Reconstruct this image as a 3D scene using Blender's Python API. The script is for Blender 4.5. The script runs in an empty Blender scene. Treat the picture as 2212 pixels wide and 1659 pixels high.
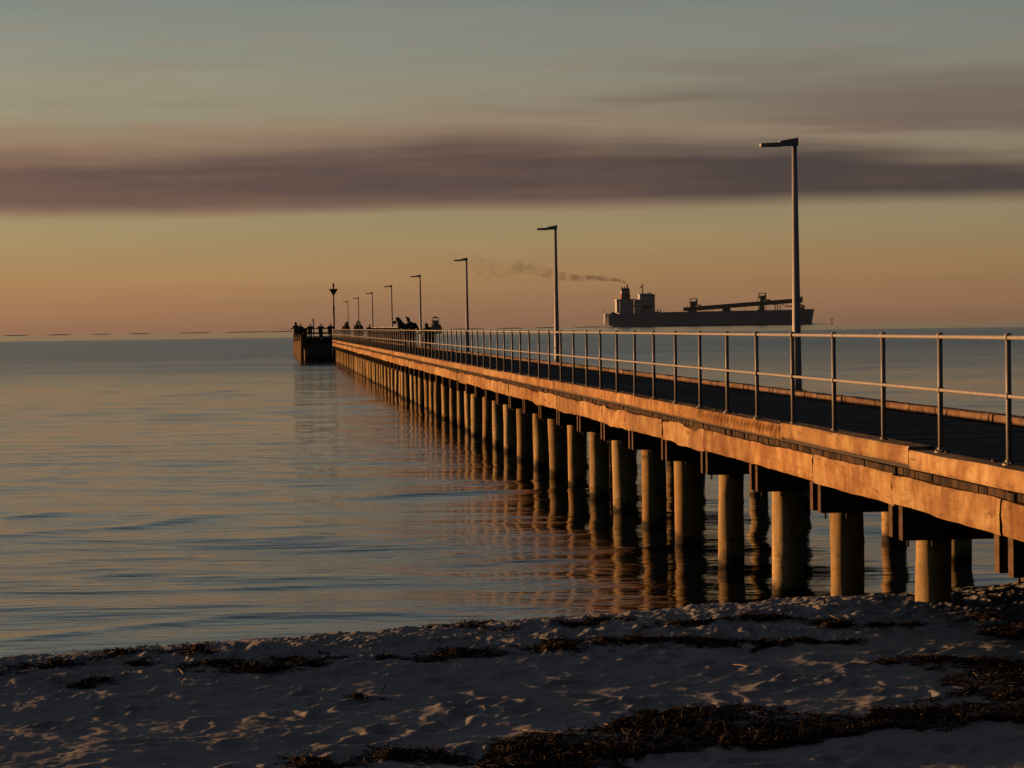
import bpy, math, random
import numpy as np
from mathutils import Vector, Matrix, Euler
random.seed(7); RNG = np.random.default_rng(11)
S = bpy.context.scene
COL = S.collection
R = math.radians
# ------------------------------------------------------------------ camera
FPX, W0, H0 = 5400.0, 2212.0, 1659.0        # working frame of the measurements
CAMZ, PITCH, ROLL = 3.05, math.atan(127.2/5400), math.atan(0.0145)
cam = bpy.data.cameras.new('camera'); co = bpy.data.objects.new('camera', cam); COL.objects.link(co)
cam.sensor_width = 36; cam.lens = 36*FPX/W0; cam.clip_start = 0.3; cam.clip_end = 60000
co.matrix_world = Matrix.Translation((0,0,CAMZ)) @ (Matrix.Rotation(R(90)-PITCH,4,'X') @ Matrix.Rotation(-ROLL,4,'Z'))
S.camera = co
CM = np.array(co.matrix_world.inverted())
def proj(P):
    P = np.asarray(P, float); q = P @ CM[:3,:3].T + CM[:3,3]
    return W0/2 + FPX*q[...,0]/-q[...,2], H0/2 - FPX*q[...,1]/-q[...,2]
CMW = np.array(co.matrix_world)
def ray(px, py):
    d = np.array([(px-W0/2)/FPX, -(py-H0/2)/FPX, -1.0]); return CMW[:3,:3] @ d
def at_depth(px, py, Y):
    d = ray(px, py); return np.array([0,0,CAMZ]) + d*(Y/d[1])
# ------------------------------------------------------------------ helpers
WATER = -0.06; RAD = 4.0e6
def sea_z(d): return WATER - d*d/(2*RAD)
class MB:
    def __init__(s): s.v=[]; s.f=[]; s.n=0; s.sm=[]
    def add(s, vs, fs, smooth=False):
        s.v.append(np.asarray(vs,float).reshape(-1,3)); k=s.n
        s.f += [tuple(i+k for i in f) for f in fs]; s.sm += [smooth]*len(fs); s.n += len(s.v[-1])
    def box(s, x0,x1,y0,y1,z0,z1):
        s.add([(x0,y0,z0),(x1,y0,z0),(x1,y1,z0),(x0,y1,z0),(x0,y0,z1),(x1,y0,z1),(x1,y1,z1),(x0,y1,z1)],
              [(0,3,2,1),(4,5,6,7),(0,1,5,4),(1,2,6,5),(2,3,7,6),(3,0,4,7)])
    def hexa(s, pts):
        s.add(pts, [(0,3,2,1),(4,5,6,7),(0,1,5,4),(1,2,6,5),(2,3,7,6),(3,0,4,7)])
    def tube(s, pts, rad, n=10, smooth=True, cap=True, sq=None):
        pts=[Vector(p) for p in pts]; rad = rad if hasattr(rad,'__len__') else [rad]*len(pts)
        vs=[]; fs=[]; up=None
        for i,p in enumerate(pts):
            t=(pts[min(i+1,len(pts)-1)]-pts[max(i-1,0)]).normalized()
            if up is None: up = Vector((0,0,1)) if abs(t.z)<.9 else Vector((0,1,0))
            a=t.cross(up).normalized(); b=a.cross(t).normalized(); up=b
            for k in range(n):
                an=2*math.pi*(k+.5)/n
                vs.append(p+(a*math.cos(an)*(sq or 1)+b*math.sin(an))*rad[i])
        for i in range(len(pts)-1):
            for k in range(n):
                fs.append((i*n+k,(i+1)*n+k,(i+1)*n+(k+1)%n,i*n+(k+1)%n))
        s.add(vs,fs,smooth)
        if cap:
            s.f += [tuple(s.n-len(vs)+k for k in range(n)), tuple(s.n-n+k for k in range(n))[::-1]]; s.sm += [False]*2
    def ell(s, c, r, n=12, m=8, rot=None):
        vs=[];fs=[]
        for j in range(m+1):
            ph=math.pi*j/m
            for k in range(n):
                th=2*math.pi*k/n
                p=Vector((r[0]*math.sin(ph)*math.cos(th), r[1]*math.sin(ph)*math.sin(th), r[2]*math.cos(ph)))
                if rot is not None: p = rot @ p
                vs.append(Vector(c)+p)
        for j in range(m):
            for k in range(n): fs.append((j*n+k,(j+1)*n+k,(j+1)*n+(k+1)%n,j*n+(k+1)%n))
        s.add(vs,fs,True)
    def mesh(s, name):
        me=bpy.data.meshes.new(name)
        v=np.concatenate(s.v); me.from_pydata(v.tolist(),[],s.f); me.polygons.foreach_set('use_smooth', s.sm); me.update(); return me
    def build(s, name, mat, parent=None, loc=None, rz=None):
        return link(name, s.mesh(name), mat, parent, loc, rz)
def link(name, me, mat, parent=None, loc=None, rz=None):
    if mat is not None and not me.materials: me.materials.append(mat)
    o=bpy.data.objects.new(name, me); COL.objects.link(o)
    if parent is not None: o.parent=parent
    if loc is not None: o.location=loc
    if rz is not None: o.rotation_euler=(0,0,rz)
    return o
def tag(o,label=None,cat=None,group=None,kind=None):
    for k,v in (('label',label),('category',cat),('group',group),('kind',kind)):
        if v: o[k]=v
    return o
def thing(name,label,cat,loc=(0,0,0),rz=0,group=None):
    o=bpy.data.objects.new(name,None); COL.objects.link(o); o.location=loc; o.rotation_euler=(0,0,rz); o.empty_display_size=.2
    return tag(o,label,cat,group)
def copy_tree(o,parent=None):
    c=o.copy(); COL.objects.link(c)
    if parent is not None: c.parent=parent
    for ch in list(o.children): copy_tree(ch,c)
    return c
def grid_mesh(name, X, Y, Z, smooth=True):
    nr,nc=X.shape; me=bpy.data.meshes.new(name)
    me.vertices.add(nr*nc); me.vertices.foreach_set('co', np.stack([X,Y,Z],-1).astype(np.float32).ravel())
    a=(np.arange(nr-1)[:,None]*nc+np.arange(nc-1)[None,:]).ravel()
    q=np.stack([a,a+1,a+nc+1,a+nc],-1).astype(np.int32); n=len(a)
    me.loops.add(4*n); me.loops.foreach_set('vertex_index', q.ravel())
    me.polygons.add(n); me.polygons.foreach_set('loop_start', np.arange(n,dtype=np.int32)*4)
    me.polygons.foreach_set('use_smooth', np.full(n,smooth)); me.update(calc_edges=True); me.validate(); return me
# value noise
_T = RNG.random((256,256))*2-1
def vnoise(x,y):
    xi=np.floor(x).astype(int); yi=np.floor(y).astype(int); fx=x-xi; fy=y-yi
    fx=fx*fx*fx*(fx*(fx*6-15)+10); fy=fy*fy*fy*(fy*(fy*6-15)+10)
    g=lambda a,b:_T[a&255,b&255]
    return (g(xi,yi)*(1-fx)+g(xi+1,yi)*fx)*(1-fy)+(g(xi,yi+1)*(1-fx)+g(xi+1,yi+1)*fx)*fy
def fbm(x,y,o=4,g=.5):
    s=0;a=1
    for i in range(o): s=s+a*vnoise(x*2**i+17.3*i,y*2**i-9.1*i); a*=g
    return s
# ------------------------------------------------------------------ materials
def new_mat(name):
    m=bpy.data.materials.new(name); m.use_nodes=True; nt=m.node_tree
    b=nt.nodes['Principled BSDF']; return m,nt,b
def nd(nt,t,**k):
    n=nt.nodes.new(t)
    for a,v in k.items(): setattr(n,a,v)
    return n
def mth(nt,op,a,b=None,c=None,clamp=False):
    n=nd(nt,'ShaderNodeMath',operation=op,use_clamp=clamp)
    for i,x in enumerate((a,b,c)):
        if x is None: continue
        if isinstance(x,(int,float)): n.inputs[i].default_value=x
        else: nt.links.new(x,n.inputs[i])
    return n.outputs[0]
def ramp(nt,fac,stops,interp='LINEAR'):
    n=nd(nt,'ShaderNodeValToRGB'); cr=n.color_ramp; cr.interpolation=interp
    while len(cr.elements)>1: cr.elements.remove(cr.elements[-1])
    cr.elements[0].position=stops[0][0]; cr.elements[0].color=(*stops[0][1],1)
    for p,c in stops[1:]:
        e=cr.elements.new(p); e.color=(*c,1)
    nt.links.new(fac,n.inputs[0]); return n.outputs[0]
def coords(nt,scale,kind='Object'):
    tc=nd(nt,'ShaderNodeTexCoord'); mp=nd(nt,'ShaderNodeMapping'); mp.inputs['Scale'].default_value=scale
    nt.links.new(tc.outputs[kind],mp.inputs[0]); return mp.outputs[0]
def noise(nt,vec,scale,detail=4,rough=.55,dist=0):
    n=nd(nt,'ShaderNodeTexNoise'); n.inputs['Scale'].default_value=scale; n.inputs['Detail'].default_value=detail
    n.inputs['Roughness'].default_value=rough; n.inputs['Distortion'].default_value=dist
    nt.links.new(vec,n.inputs['Vector']); return n.outputs['Fac']
def bump(nt,b,h,dist,strength=1):
    n=nd(nt,'ShaderNodeBump'); n.inputs['Distance'].default_value=dist; n.inputs['Strength'].default_value=strength
    nt.links.new(h,n.inputs['Height']); nt.links.new(n.outputs[0],b.inputs['Normal'])
def mixc(nt,fac,a,b,mode='MIX'):
    n=nd(nt,'ShaderNodeMix',data_type='RGBA',blend_type=mode)
    for k,x in ((0,fac),(6,a),(7,b)):
        if isinstance(x,(int,float)): n.inputs[k].default_value=x
        elif isinstance(x,tuple): n.inputs[k].default_value=(*x,1)
        else: nt.links.new(x,n.inputs[k])
    return n.outputs[2]
def simple(name,c1,c2,scale=6,rough=.7,bd=.0,metal=0,sc=(1,1,1),rnd=0.0,spec=.5):
    m,nt,b=new_mat(name); v=coords(nt,sc); f=noise(nt,v,scale,5)
    col=ramp(nt,f,[(.3,c1),(.7,c2)])
    if rnd:
        oi=nd(nt,'ShaderNodeObjectInfo'); k=mth(nt,'MULTIPLY_ADD',oi.outputs['Random'],rnd,1-rnd*.5)
        cc=nd(nt,'ShaderNodeCombineColor'); [nt.links.new(k,cc.inputs[i]) for i in range(3)]
        col=mixc(nt,1.0,col,cc.outputs[0],'MULTIPLY')
    nt.links.new(col,b.inputs['Base Color']); b.inputs['Roughness'].default_value=rough; b.inputs['Metallic'].default_value=metal
    b.inputs['Specular IOR Level'].default_value=spec
    if bd: bump(nt,b,f,bd)
    return m
M={}
def timber(name,c_lo,c_mid,c_hi,streak=(1.2,1.1,1.0),bd=.012):
    m,nt,b=new_mat(name)
    tc=nd(nt,'ShaderNodeTexCoord'); oi=nd(nt,'ShaderNodeObjectInfo')
    off=nd(nt,'ShaderNodeVectorMath',operation='MULTIPLY_ADD'); off.inputs[1].default_value=(1,1,1)
    sc=mth(nt,'MULTIPLY',oi.outputs['Random'],37.0); cb=nd(nt,'ShaderNodeCombineXYZ'); [nt.links.new(sc,cb.inputs[i]) for i in range(3)]
    nt.links.new(tc.outputs['Object'],off.inputs[0]); nt.links.new(cb.outputs[0],off.inputs[2])
    def mp(s):
        k=nd(nt,'ShaderNodeMapping'); k.inputs['Scale'].default_value=s; nt.links.new(off.outputs[0],k.inputs[0]); return k.outputs[0]
    big=noise(nt,mp(streak),2.0,4,.6,.6)
    grain=noise(nt,mp((4,1.1,7)),2.2,6,.7,1.2)
    drip=noise(nt,mp((4,6,.8)),1.3,4,.65)
    fine=noise(nt,mp((10,10,10)),6.0,5,.7)
    base=ramp(nt,big,[(.38,c_lo),(.5,c_mid),(.62,c_hi)])
    g=ramp(nt,grain,[(.33,(.30,.26,.22)),(.40,(.88,.85,.82)),(.60,(1.08,1.05,1.0))])
    d=ramp(nt,drip,[(.38,(.66,.60,.55)),(.54,(1.06,1.05,1.02))])
    c=mixc(nt,.7,base,g,'MULTIPLY'); c=mixc(nt,.45,c,d,'MULTIPLY')
    # knots and checks
    vo=nd(nt,'ShaderNodeTexVoronoi'); vo.inputs['Scale'].default_value=1.0; vo.inputs['Randomness'].default_value=1
    wv=nd(nt,'ShaderNodeVectorMath',operation='ADD'); nt.links.new(mp((1.5,.9,4.0)),wv.inputs[0])
    fn=nd(nt,'ShaderNodeTexNoise'); fn.inputs['Scale'].default_value=5; nt.links.new(mp((2,2,4)),fn.inputs['Vector'])
    sb=nd(nt,'ShaderNodeVectorMath',operation='SCALE'); sb.inputs[3].default_value=.35; nt.links.new(fn.outputs['Color'],sb.inputs[0]); nt.links.new(sb.outputs[0],wv.inputs[1])
    nt.links.new(wv.outputs[0],vo.inputs['Vector'])
    kn=ramp(nt,vo.outputs['Distance'],[(.04,(.18,.13,.10)),(.10,(.62,.55,.5)),(.17,(1,1,1))])
    c=mixc(nt,.9,c,kn,'MULTIPLY')
    k=mth(nt,'MULTIPLY_ADD',oi.outputs['Random'],.5,.68); cc=nd(nt,'ShaderNodeCombineColor'); nt.links.new(mth(nt,'POWER',k,.8),cc.inputs[0]); nt.links.new(k,cc.inputs[1]); nt.links.new(mth(nt,'POWER',k,1.3),cc.inputs[2])
    c=mixc(nt,1.0,c,cc.outputs[0],'MULTIPLY')
    r2_=mth(nt,'FRACT',mth(nt,'MULTIPLY',oi.outputs['Random'],7.3)); c=mixc(nt,mth(nt,'MULTIPLY',r2_,.8),c,mixc(nt,1.0,c,(1.0,.84,.68),'MULTIPLY'))
    nt.links.new(c,b.inputs['Base Color']); b.inputs['Roughness'].default_value=.8; b.inputs['Specular IOR Level'].default_value=.2
    h=mth(nt,'MULTIPLY_ADD',fine,.35,mth(nt,'MULTIPLY_ADD',grain,.6,mth(nt,'MULTIPLY',drip,.4)))
    bump(nt,b,h,bd)
    return m
M['timber']=timber('sawn_timber',(.34,.185,.078),(.47,.285,.12),(.60,.42,.20))
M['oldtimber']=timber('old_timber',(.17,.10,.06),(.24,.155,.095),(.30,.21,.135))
M['pile']=timber('round_timber',(.44,.32,.15),(.56,.43,.21),(.64,.51,.27),streak=(3,3,.5),bd=.01)
def pile_mat():      # weed and mussels give the foot of the pile a dark collar
    m=M['pile']; nt=m.node_tree; b=nt.nodes['Principled BSDF']
    src=b.inputs['Base Color'].links[0].from_socket
    tc=nd(nt,'ShaderNodeTexCoord'); sp=nd(nt,'ShaderNodeSeparateXYZ'); nt.links.new(tc.outputs['Object'],sp.inputs[0])
    n=noise(nt,tc.outputs['Object'],6,4); z=mth(nt,'MULTIPLY_ADD',n,.35,sp.outputs[2])
    f=mth(nt,'MULTIPLY',mth(nt,'SUBTRACT',z,.18),8,clamp=True)
    c=mixc(nt,f,(.05,.035,.022),src); nt.links.new(c,b.inputs['Base Color'])
pile_mat()
M['endgrain']=simple('weathered_plank',(.055,.046,.038),(.13,.105,.08),9,.9,.004,sc=(1,5.3,1),spec=.2)
M['deck']=simple('weathered_deck',(.045,.043,.042),(.10,.095,.09),5,.9,.004,sc=(.6,9,1),spec=.15)
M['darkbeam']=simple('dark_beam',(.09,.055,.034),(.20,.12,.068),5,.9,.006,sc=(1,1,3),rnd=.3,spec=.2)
M['zinc']=simple('galvanised_steel',(.33,.30,.27),(.47,.43,.39),14,.55,.0008,metal=.15,spec=.3)
M['lamp']=simple('painted_steel',(.50,.47,.43),(.60,.56,.52),8,.5,.0,metal=.1,spec=.3)
M['rust']=simple('rusty_steel',(.05,.035,.025),(.12,.07,.045),12,.8)
M['black']=simple('black_paint',(.015,.015,.016),(.03,.03,.03),5,.6)
M['white']=simple('white_paint',(.62,.60,.56),(.74,.72,.68),4,.6)
M['headwood']=simple('tarred_timber',(.03,.027,.022),(.08,.066,.05),4,.9,.01,sc=(2,2,.5),spec=.15)
M['headpile']=simple('old_pile',(.11,.07,.038),(.26,.16,.085),4,.9,.01,sc=(3,3,.5),spec=.15)
M['skin']=simple('skin',(.42,.26,.19),(.5,.32,.24),12,.6)
M['hair']=simple('hair',(.02,.015,.012),(.05,.035,.025),40,.7)
M['glass']=simple('dark_glass',(.01,.012,.014),(.02,.022,.025),3,.15)
for k,c in dict(coat_black=(.025,.025,.028),coat_grey=(.09,.10,.11),coat_navy=(.02,.03,.055),coat_brown=(.07,.045,.03),trouser=(.03,.032,.04),trouser_tan=(.12,.09,.06),coat_olive=(.045,.05,.03)).items():
    M[k]=simple(k,tuple(x*.8 for x in c),tuple(x*1.3 for x in c),25,.9,.002,spec=.2)
# ------------------------------------------------------------------ world: sun, sky
SUN_EL=2.4; sd=Vector((-.905,.425,0)).normalized(); SUNV=Vector((sd.x*math.cos(R(SUN_EL)),sd.y*math.cos(R(SUN_EL)),math.sin(R(SUN_EL))))
sl=bpy.data.lights.new('sun','SUN'); sl.energy=4.8; sl.angle=R(.53); sl.color=(1.0,.50,.20)
so=bpy.data.objects.new('sun',sl); COL.objects.link(so); so.rotation_euler=SUNV.to_track_quat('Z','Y').to_euler()
wd=bpy.data.worlds.new('World'); S.world=wd; wd.use_nodes=True; nt=wd.node_tree; bg=nt.nodes['Background']
tc=nd(nt,'ShaderNodeTexCoord'); sp=nd(nt,'ShaderNodeSeparateXYZ'); nt.links.new(tc.outputs['Generated'],sp.inputs[0])
X,Y,Z=sp.outputs
el=mth(nt,'MULTIPLY',mth(nt,'ARCSINE',Z),57.2958); az=mth(nt,'MULTIPLY',mth(nt,'ARCTAN2',X,Y),57.2958)
def lin(c): return tuple(((x/255+.055)/1.055)**2.4 if x/255>.04045 else x/255/12.92 for x in c)
EX=1.0
low=ramp(nt,mth(nt,'MULTIPLY',el,1/12.0,clamp=True),[(0,lin((137,101,78))),(.04,lin((150,112,82))),(.10,lin((160,125,86))),(.17,lin((155,134,98))),(.23,lin((148,137,107))),(.29,lin((144,136,112))),
  (.38,lin((142,134,113))),(.46,lin((140,136,119))),(.54,lin((132,135,125))),(.64,lin((119,127,123))),(1,lin((98,107,114)))])
high=ramp(nt,mth(nt,'MULTIPLY',mth(nt,'SUBTRACT',el,12),1/78,clamp=True),[(0,lin((98,107,114))),(.06,lin((76,88,99))),(.15,lin((50,58,70))),(.30,lin((58,62,72))),(.5,lin((84,86,95))),(1,lin((92,93,100)))])
base=mixc(nt,mth(nt,'MULTIPLY',mth(nt,'SUBTRACT',el,11),.5,clamp=True),low,high)
# the west, beside the sun, is brighter and more orange; the east darker
side=mth(nt,'MULTIPLY',az,-1/11.6)        # +1 at the left of the view
sc_=mth(nt,'MAXIMUM',mth(nt,'MINIMUM',side,1.6),-6)
kk=mth(nt,'POWER',2.0,mth(nt,'MULTIPLY',sc_,.17))
cc=nd(nt,'ShaderNodeCombineColor'); nt.links.new(mth(nt,'POWER',kk,1.15),cc.inputs[0]); nt.links.new(kk,cc.inputs[1]); nt.links.new(mth(nt,'POWER',kk,.75),cc.inputs[2])
fade=mth(nt,'MULTIPLY',mth(nt,'SUBTRACT',30,el),1/24,clamp=True)
base=mixc(nt,fade,base,mixc(nt,1.0,base,cc.outputs[0],'MULTIPLY'))
# smoke-dark cloud band
def cvec(sa,se,off=0):
    c=nd(nt,'ShaderNodeCombineXYZ'); nt.links.new(mth(nt,'MULTIPLY',az,sa),c.inputs[0]); nt.links.new(mth(nt,'MULTIPLY_ADD',el,se,off),c.inputs[1]); return c.outputs[0]
n1=noise(nt,cvec(.11,.12),1.0,3,.5); n2=noise(nt,cvec(.10,1.5,5),1.0,4,.5); n3=noise(nt,cvec(.07,.5,9),1.0,3,.5); n4=noise(nt,cvec(.28,3.6,3),1.0,4,.55)
wav=mth(nt,'MULTIPLY',mth(nt,'SUBTRACT',n1,.5),1.1)
e1=mth(nt,'ADD',el,wav)
def sstep(x,a,b):
    n=nd(nt,'ShaderNodeMapRange',interpolation_type='SMOOTHSTEP'); n.inputs[1].default_value=a; n.inputs[2].default_value=b
    nt.links.new(x,n.inputs[0]); return n.outputs[0]
rag=mth(nt,'MULTIPLY',mth(nt,'SUBTRACT',n2,.5),.8)
bot=sstep(mth(nt,'ADD',mth(nt,'MULTIPLY_ADD',wav,.25,el),mth(nt,'MULTIPLY',rag,.22)),2.50,2.98)
topv=mth(nt,'ADD',mth(nt,'ADD',mth(nt,'MULTIPLY',mth(nt,'MAXIMUM',mth(nt,'MULTIPLY_ADD',side,-1,-.1),0),.62),mth(nt,'MULTIPLY_ADD',mth(nt,'MAXIMUM',side,0),.16,e1)),rag)
top=sstep(topv,4.60,3.75)
band=mth(nt,'MULTIPLY',bot,top)
# thin wisps above
w1=mth(nt,'MULTIPLY',sstep(mth(nt,'ADD',n2,mth(nt,'MULTIPLY',n3,.25)),.55,.80),mth(nt,'MULTIPLY',sstep(el,3.6,4.4),sstep(mth(nt,'MULTIPLY_ADD',side,.55,el),6.6,4.3)))
w2=mth(nt,'MULTIPLY',sstep(n4,.42,.72),mth(nt,'MULTIPLY',sstep(el,3.8,4.6),sstep(el,9.5,5.5)))
cf=mth(nt,'MULTIPLY_ADD',n2,.55,mth(nt,'MULTIPLY',n4,.35))
cR=ramp(nt,cf,[(.34,lin((60,53,58))),(.46,lin((70,60,62))),(.60,lin((86,71,68)))])
cL=ramp(nt,cf,[(.34,lin((94,76,76))),(.46,lin((106,82,76))),(.60,lin((118,89,77)))])
ccol=mixc(nt,mth(nt,'MULTIPLY_ADD',side,.62,.38,clamp=True),cR,cL)
sk=mixc(nt,mth(nt,'MULTIPLY',w2,.26),base,lin((146,118,98)))
sk=mixc(nt,mth(nt,'MULTIPLY',mth(nt,'MULTIPLY',w1,sstep(side,.35,-.35)),.75),sk,lin((100,84,80)))
pt=mth(nt,'MULTIPLY',mth(nt,'MULTIPLY',sstep(mth(nt,'MULTIPLY_ADD',rag,1.2,el),4.25,4.65),sstep(mth(nt,'MULTIPLY_ADD',rag,1.6,el),5.9,4.9)),sstep(side,-.05,-.8))
sk=mixc(nt,mth(nt,'MULTIPLY',pt,.75),sk,lin((108,92,86)))
rim=mth(nt,'MULTIPLY',sstep(topv,5.25,4.2),sstep(mth(nt,'ADD',el,rag),2.35,2.75))
rim=mth(nt,'MULTIPLY',rim,mth(nt,'MULTIPLY_ADD',side,.28,.58),clamp=True)
sk=mixc(nt,mth(nt,'MULTIPLY',rim,.85),sk,lin((150,113,92)))
sk=mixc(nt,mth(nt,'MULTIPLY',band,.97),sk,ccol)
# soft mottling of the clear sky
sk=mixc(nt,.16,sk,ramp(nt,n2,[(.3,(.75,.78,.82)),(.7,(1.3,1.22,1.12))]),'MULTIPLY')
ns=nd(nt,'ShaderNodeTexSky'); ns.sky_type='NISHITA'; ns.sun_disc=False; ns.sun_elevation=R(SUN_EL); ns.sun_rotation=math.atan2(sd.x,sd.y)
nis=mixc(nt,1.0,ns.outputs[0],(.006,.006,.006),'MULTIPLY')
# the eastern sky, behind the camera, is already in dusk
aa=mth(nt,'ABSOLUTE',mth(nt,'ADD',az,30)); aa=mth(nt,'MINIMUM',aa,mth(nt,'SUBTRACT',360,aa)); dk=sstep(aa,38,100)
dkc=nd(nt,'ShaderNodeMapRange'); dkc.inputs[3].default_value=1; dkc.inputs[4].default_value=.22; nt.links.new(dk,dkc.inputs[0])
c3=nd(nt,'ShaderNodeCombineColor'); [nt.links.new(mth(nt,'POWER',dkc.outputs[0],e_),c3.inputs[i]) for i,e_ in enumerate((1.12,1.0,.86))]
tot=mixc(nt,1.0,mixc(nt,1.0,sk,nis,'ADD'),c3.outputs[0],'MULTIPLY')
lp=mth(nt,'MULTIPLY',el,1)
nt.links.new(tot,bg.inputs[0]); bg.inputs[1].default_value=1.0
# ------------------------------------------------------------------ sea
def build_sea():
    d=np.concatenate([np.geomspace(16,110,1000),np.geomspace(110,600,150)[1:],np.geomspace(600,7000,60)[1:]])
    a=np.concatenate([np.linspace(-88,-14,50)[:-1],np.linspace(-14,14,440),np.linspace(14,88,50)[1:]])
    Dd,A2=np.meshgrid(d,np.radians(a),indexing='ij'); X=Dd*np.sin(A2); Y=Dd*np.cos(A2)
    Zz=sea_z(Dd)
    rg=np.random.default_rng(3)
    H=np.zeros_like(X)
    env=.7+.3*fbm(X*.045+3,Y*.03,3)
    env2=np.clip(.8+.45*fbm(X*.05+31,Y*.03+8,3),0.25,2)
    for i in range(34):
        lam=float(np.exp(rg.uniform(math.log(1.3),math.log(8)))); th=R(rg.normal(-112,16))
        k=2*math.pi/lam; amp=lam*.00115*rg.uniform(.4,1.3); ph=rg.uniform(0,6.28)
        warp=1.2*vnoise(X*.06+i*3.1,Y*.06+i)*min(lam,3)*.6
        H+=env*amp*np.sin(k*(X*math.cos(th)+Y*math.sin(th)+warp)+ph)*np.clip((400-Dd)/250,0,1)
    fs_=np.clip((95-Dd)/40,0,1)
    for i in range(44):
        lam=float(np.exp(rg.uniform(math.log(.32),math.log(1.3)))); th=R(rg.normal(-97,13))
        k=2*math.pi/lam; amp=lam*.00085*rg.uniform(.5,1.3); ph=rg.uniform(0,6.28)
        warp=.5*vnoise(X*.25+i*3.1,Y*.25+i)
        H+=env2*amp*fs_*np.sin(k*(X*math.cos(th)+Y*math.sin(th)+warp)+ph)
    for i in range(12):
        lam=float(np.exp(rg.uniform(math.log(9),math.log(40)))); th=R(rg.normal(-95,14)); k=2*math.pi/lam
        H+=lam*.0021*rg.uniform(.5,1.2)*np.clip((Dd-70)/160,0,1)*np.clip((1000-Dd)/300,0,1)*np.sin(k*(X*math.cos(th)+Y*math.sin(th)+3*vnoise(X*.02+i,Y*.02))+rg.uniform(0,6.28))
    # low lines of swell, each a long soft ridge
    for (xa,ya,xb,yb,h,w) in ((760,1078,1280,1056,.060,.50),(560,1050,840,1043,.035,.4),(0,1158,300,1130,.035,.4),(280,1131,520,1108,.035,.4),(440,1066,560,1062,.03,.4),(0,1118,130,1108,.035,.4),(560,1168,720,1156,.030,.35),(1000,1047,1180,1040,.03,.4),(0,1385,500,1337,.022,.25),(480,1336,1000,1330,.02,.22),(420,1268,760,1262,.02,.28),(150,1245,330,1238,.02,.28),(900,1225,1250,1205,.025,.3),(100,1215,420,1205,.018,.3),(1250,1190,1500,1180,.025,.3)):
        P=[]
        for (px,py) in ((xa,ya),(xb,yb)):
            q=ray(px,py); t=(CAMZ-WATER)/-q[2]; P.append((q[0]*t,q[1]*t))
        (x1,y1),(x2,y2)=P; L=math.hypot(x2-x1,y2-y1); ux_,uy_=(x2-x1)/L,(y2-y1)/L
        al=(X-x1)*ux_+(Y-y1)*uy_-L/2; pe=-(X-x1)*uy_+(Y-y1)*ux_+.35*vnoise(X*.5+h*90,Y*.5)
        H+=h*.85*np.exp(-(pe/w)**2)*np.exp(-np.abs(al/(L*.52))**2.5)*(1+.3*vnoise(X*.9,Y*.9))
    me=grid_mesh('sea',X,Y,Zz+H)
    m,nt,b=new_mat('sea_water')
    b.inputs['Base Color'].default_value=(.012,.018,.02,1); b.inputs['Roughness'].default_value=.02; b.inputs['IOR'].default_value=1.33
    b.inputs['Specular IOR Level'].default_value=.5
    v=coords(nt,(1,1,1))
    r1=noise(nt,coords(nt,(1.3,5.0,1)),1.0,3,.55); r2=noise(nt,coords(nt,(7,15,1)),1.0,3,.6); r3=noise(nt,coords(nt,(.25,.8,1)),1.0,3,.5)
    patch=noise(nt,coords(nt,(.03,.06,1)),1.0,3,.55,.5)
    far=noise(nt,coords(nt,(.003,.022,1)),1.0,3,.6,.4)
    pm=ramp(nt,patch,[(.36,(.7,.7,.7)),(.62,(1.1,1.1,1.1))]); pf=ramp(nt,far,[(.42,(.55,.55,.55)),(.56,(1.5,1.5,1.5))])
    pm=mixc(nt,1.0,pm,pf,'MULTIPLY')
    gp=nd(nt,'ShaderNodeSeparateXYZ'); nt.links.new(nd(nt,'ShaderNodeNewGeometry').outputs['Position'],gp.inputs[0])
    wn=noise(nt,coords(nt,(.0025,.009,1)),1.0,3,.55)
    dist=mth(nt,'MULTIPLY_ADD',mth(nt,'SUBTRACT',wn,.5),260,gp.outputs[1])
    off=mth(nt,'MULTIPLY',mth(nt,'SUBTRACT',dist,60),1/200,clamp=True)      # a ruffled belt offshore, calm water beyond it
    off=mth(nt,'MULTIPLY',off,mth(nt,'MAXIMUM',mth(nt,'MULTIPLY',mth(nt,'SUBTRACT',980,gp.outputs[1]),1/160,clamp=True),.42))
    nt.links.new(mth(nt,'MULTIPLY_ADD',off,.20,.02),b.inputs['Roughness'])
    calm=mth(nt,'MULTIPLY_ADD',mth(nt,'MULTIPLY',mth(nt,'SUBTRACT',gp.outputs[1],820),1/160,clamp=True),-.45,1.0); cq=nd(nt,'ShaderNodeCombineColor'); [nt.links.new(calm,cq.inputs[i]) for i in range(3)]; pm=mixc(nt,1.0,pm,cq.outputs[0],'MULTIPLY')
    h=mth(nt,'MULTIPLY_ADD',r1,.011,mth(nt,'MULTIPLY_ADD',r2,.0026,mth(nt,'MULTIPLY',r3,.04)))
    n=nd(nt,'ShaderNodeBump'); n.inputs['Distance'].default_value=1.0; nt.links.new(h,n.inputs['Height']); nt.links.new(pm,n.inputs['Strength'])
    nt.links.new(n.outputs[0],b.inputs['Normal'])
    o=link('sea',me,m); tag(o,kind='structure')
build_sea()
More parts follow.
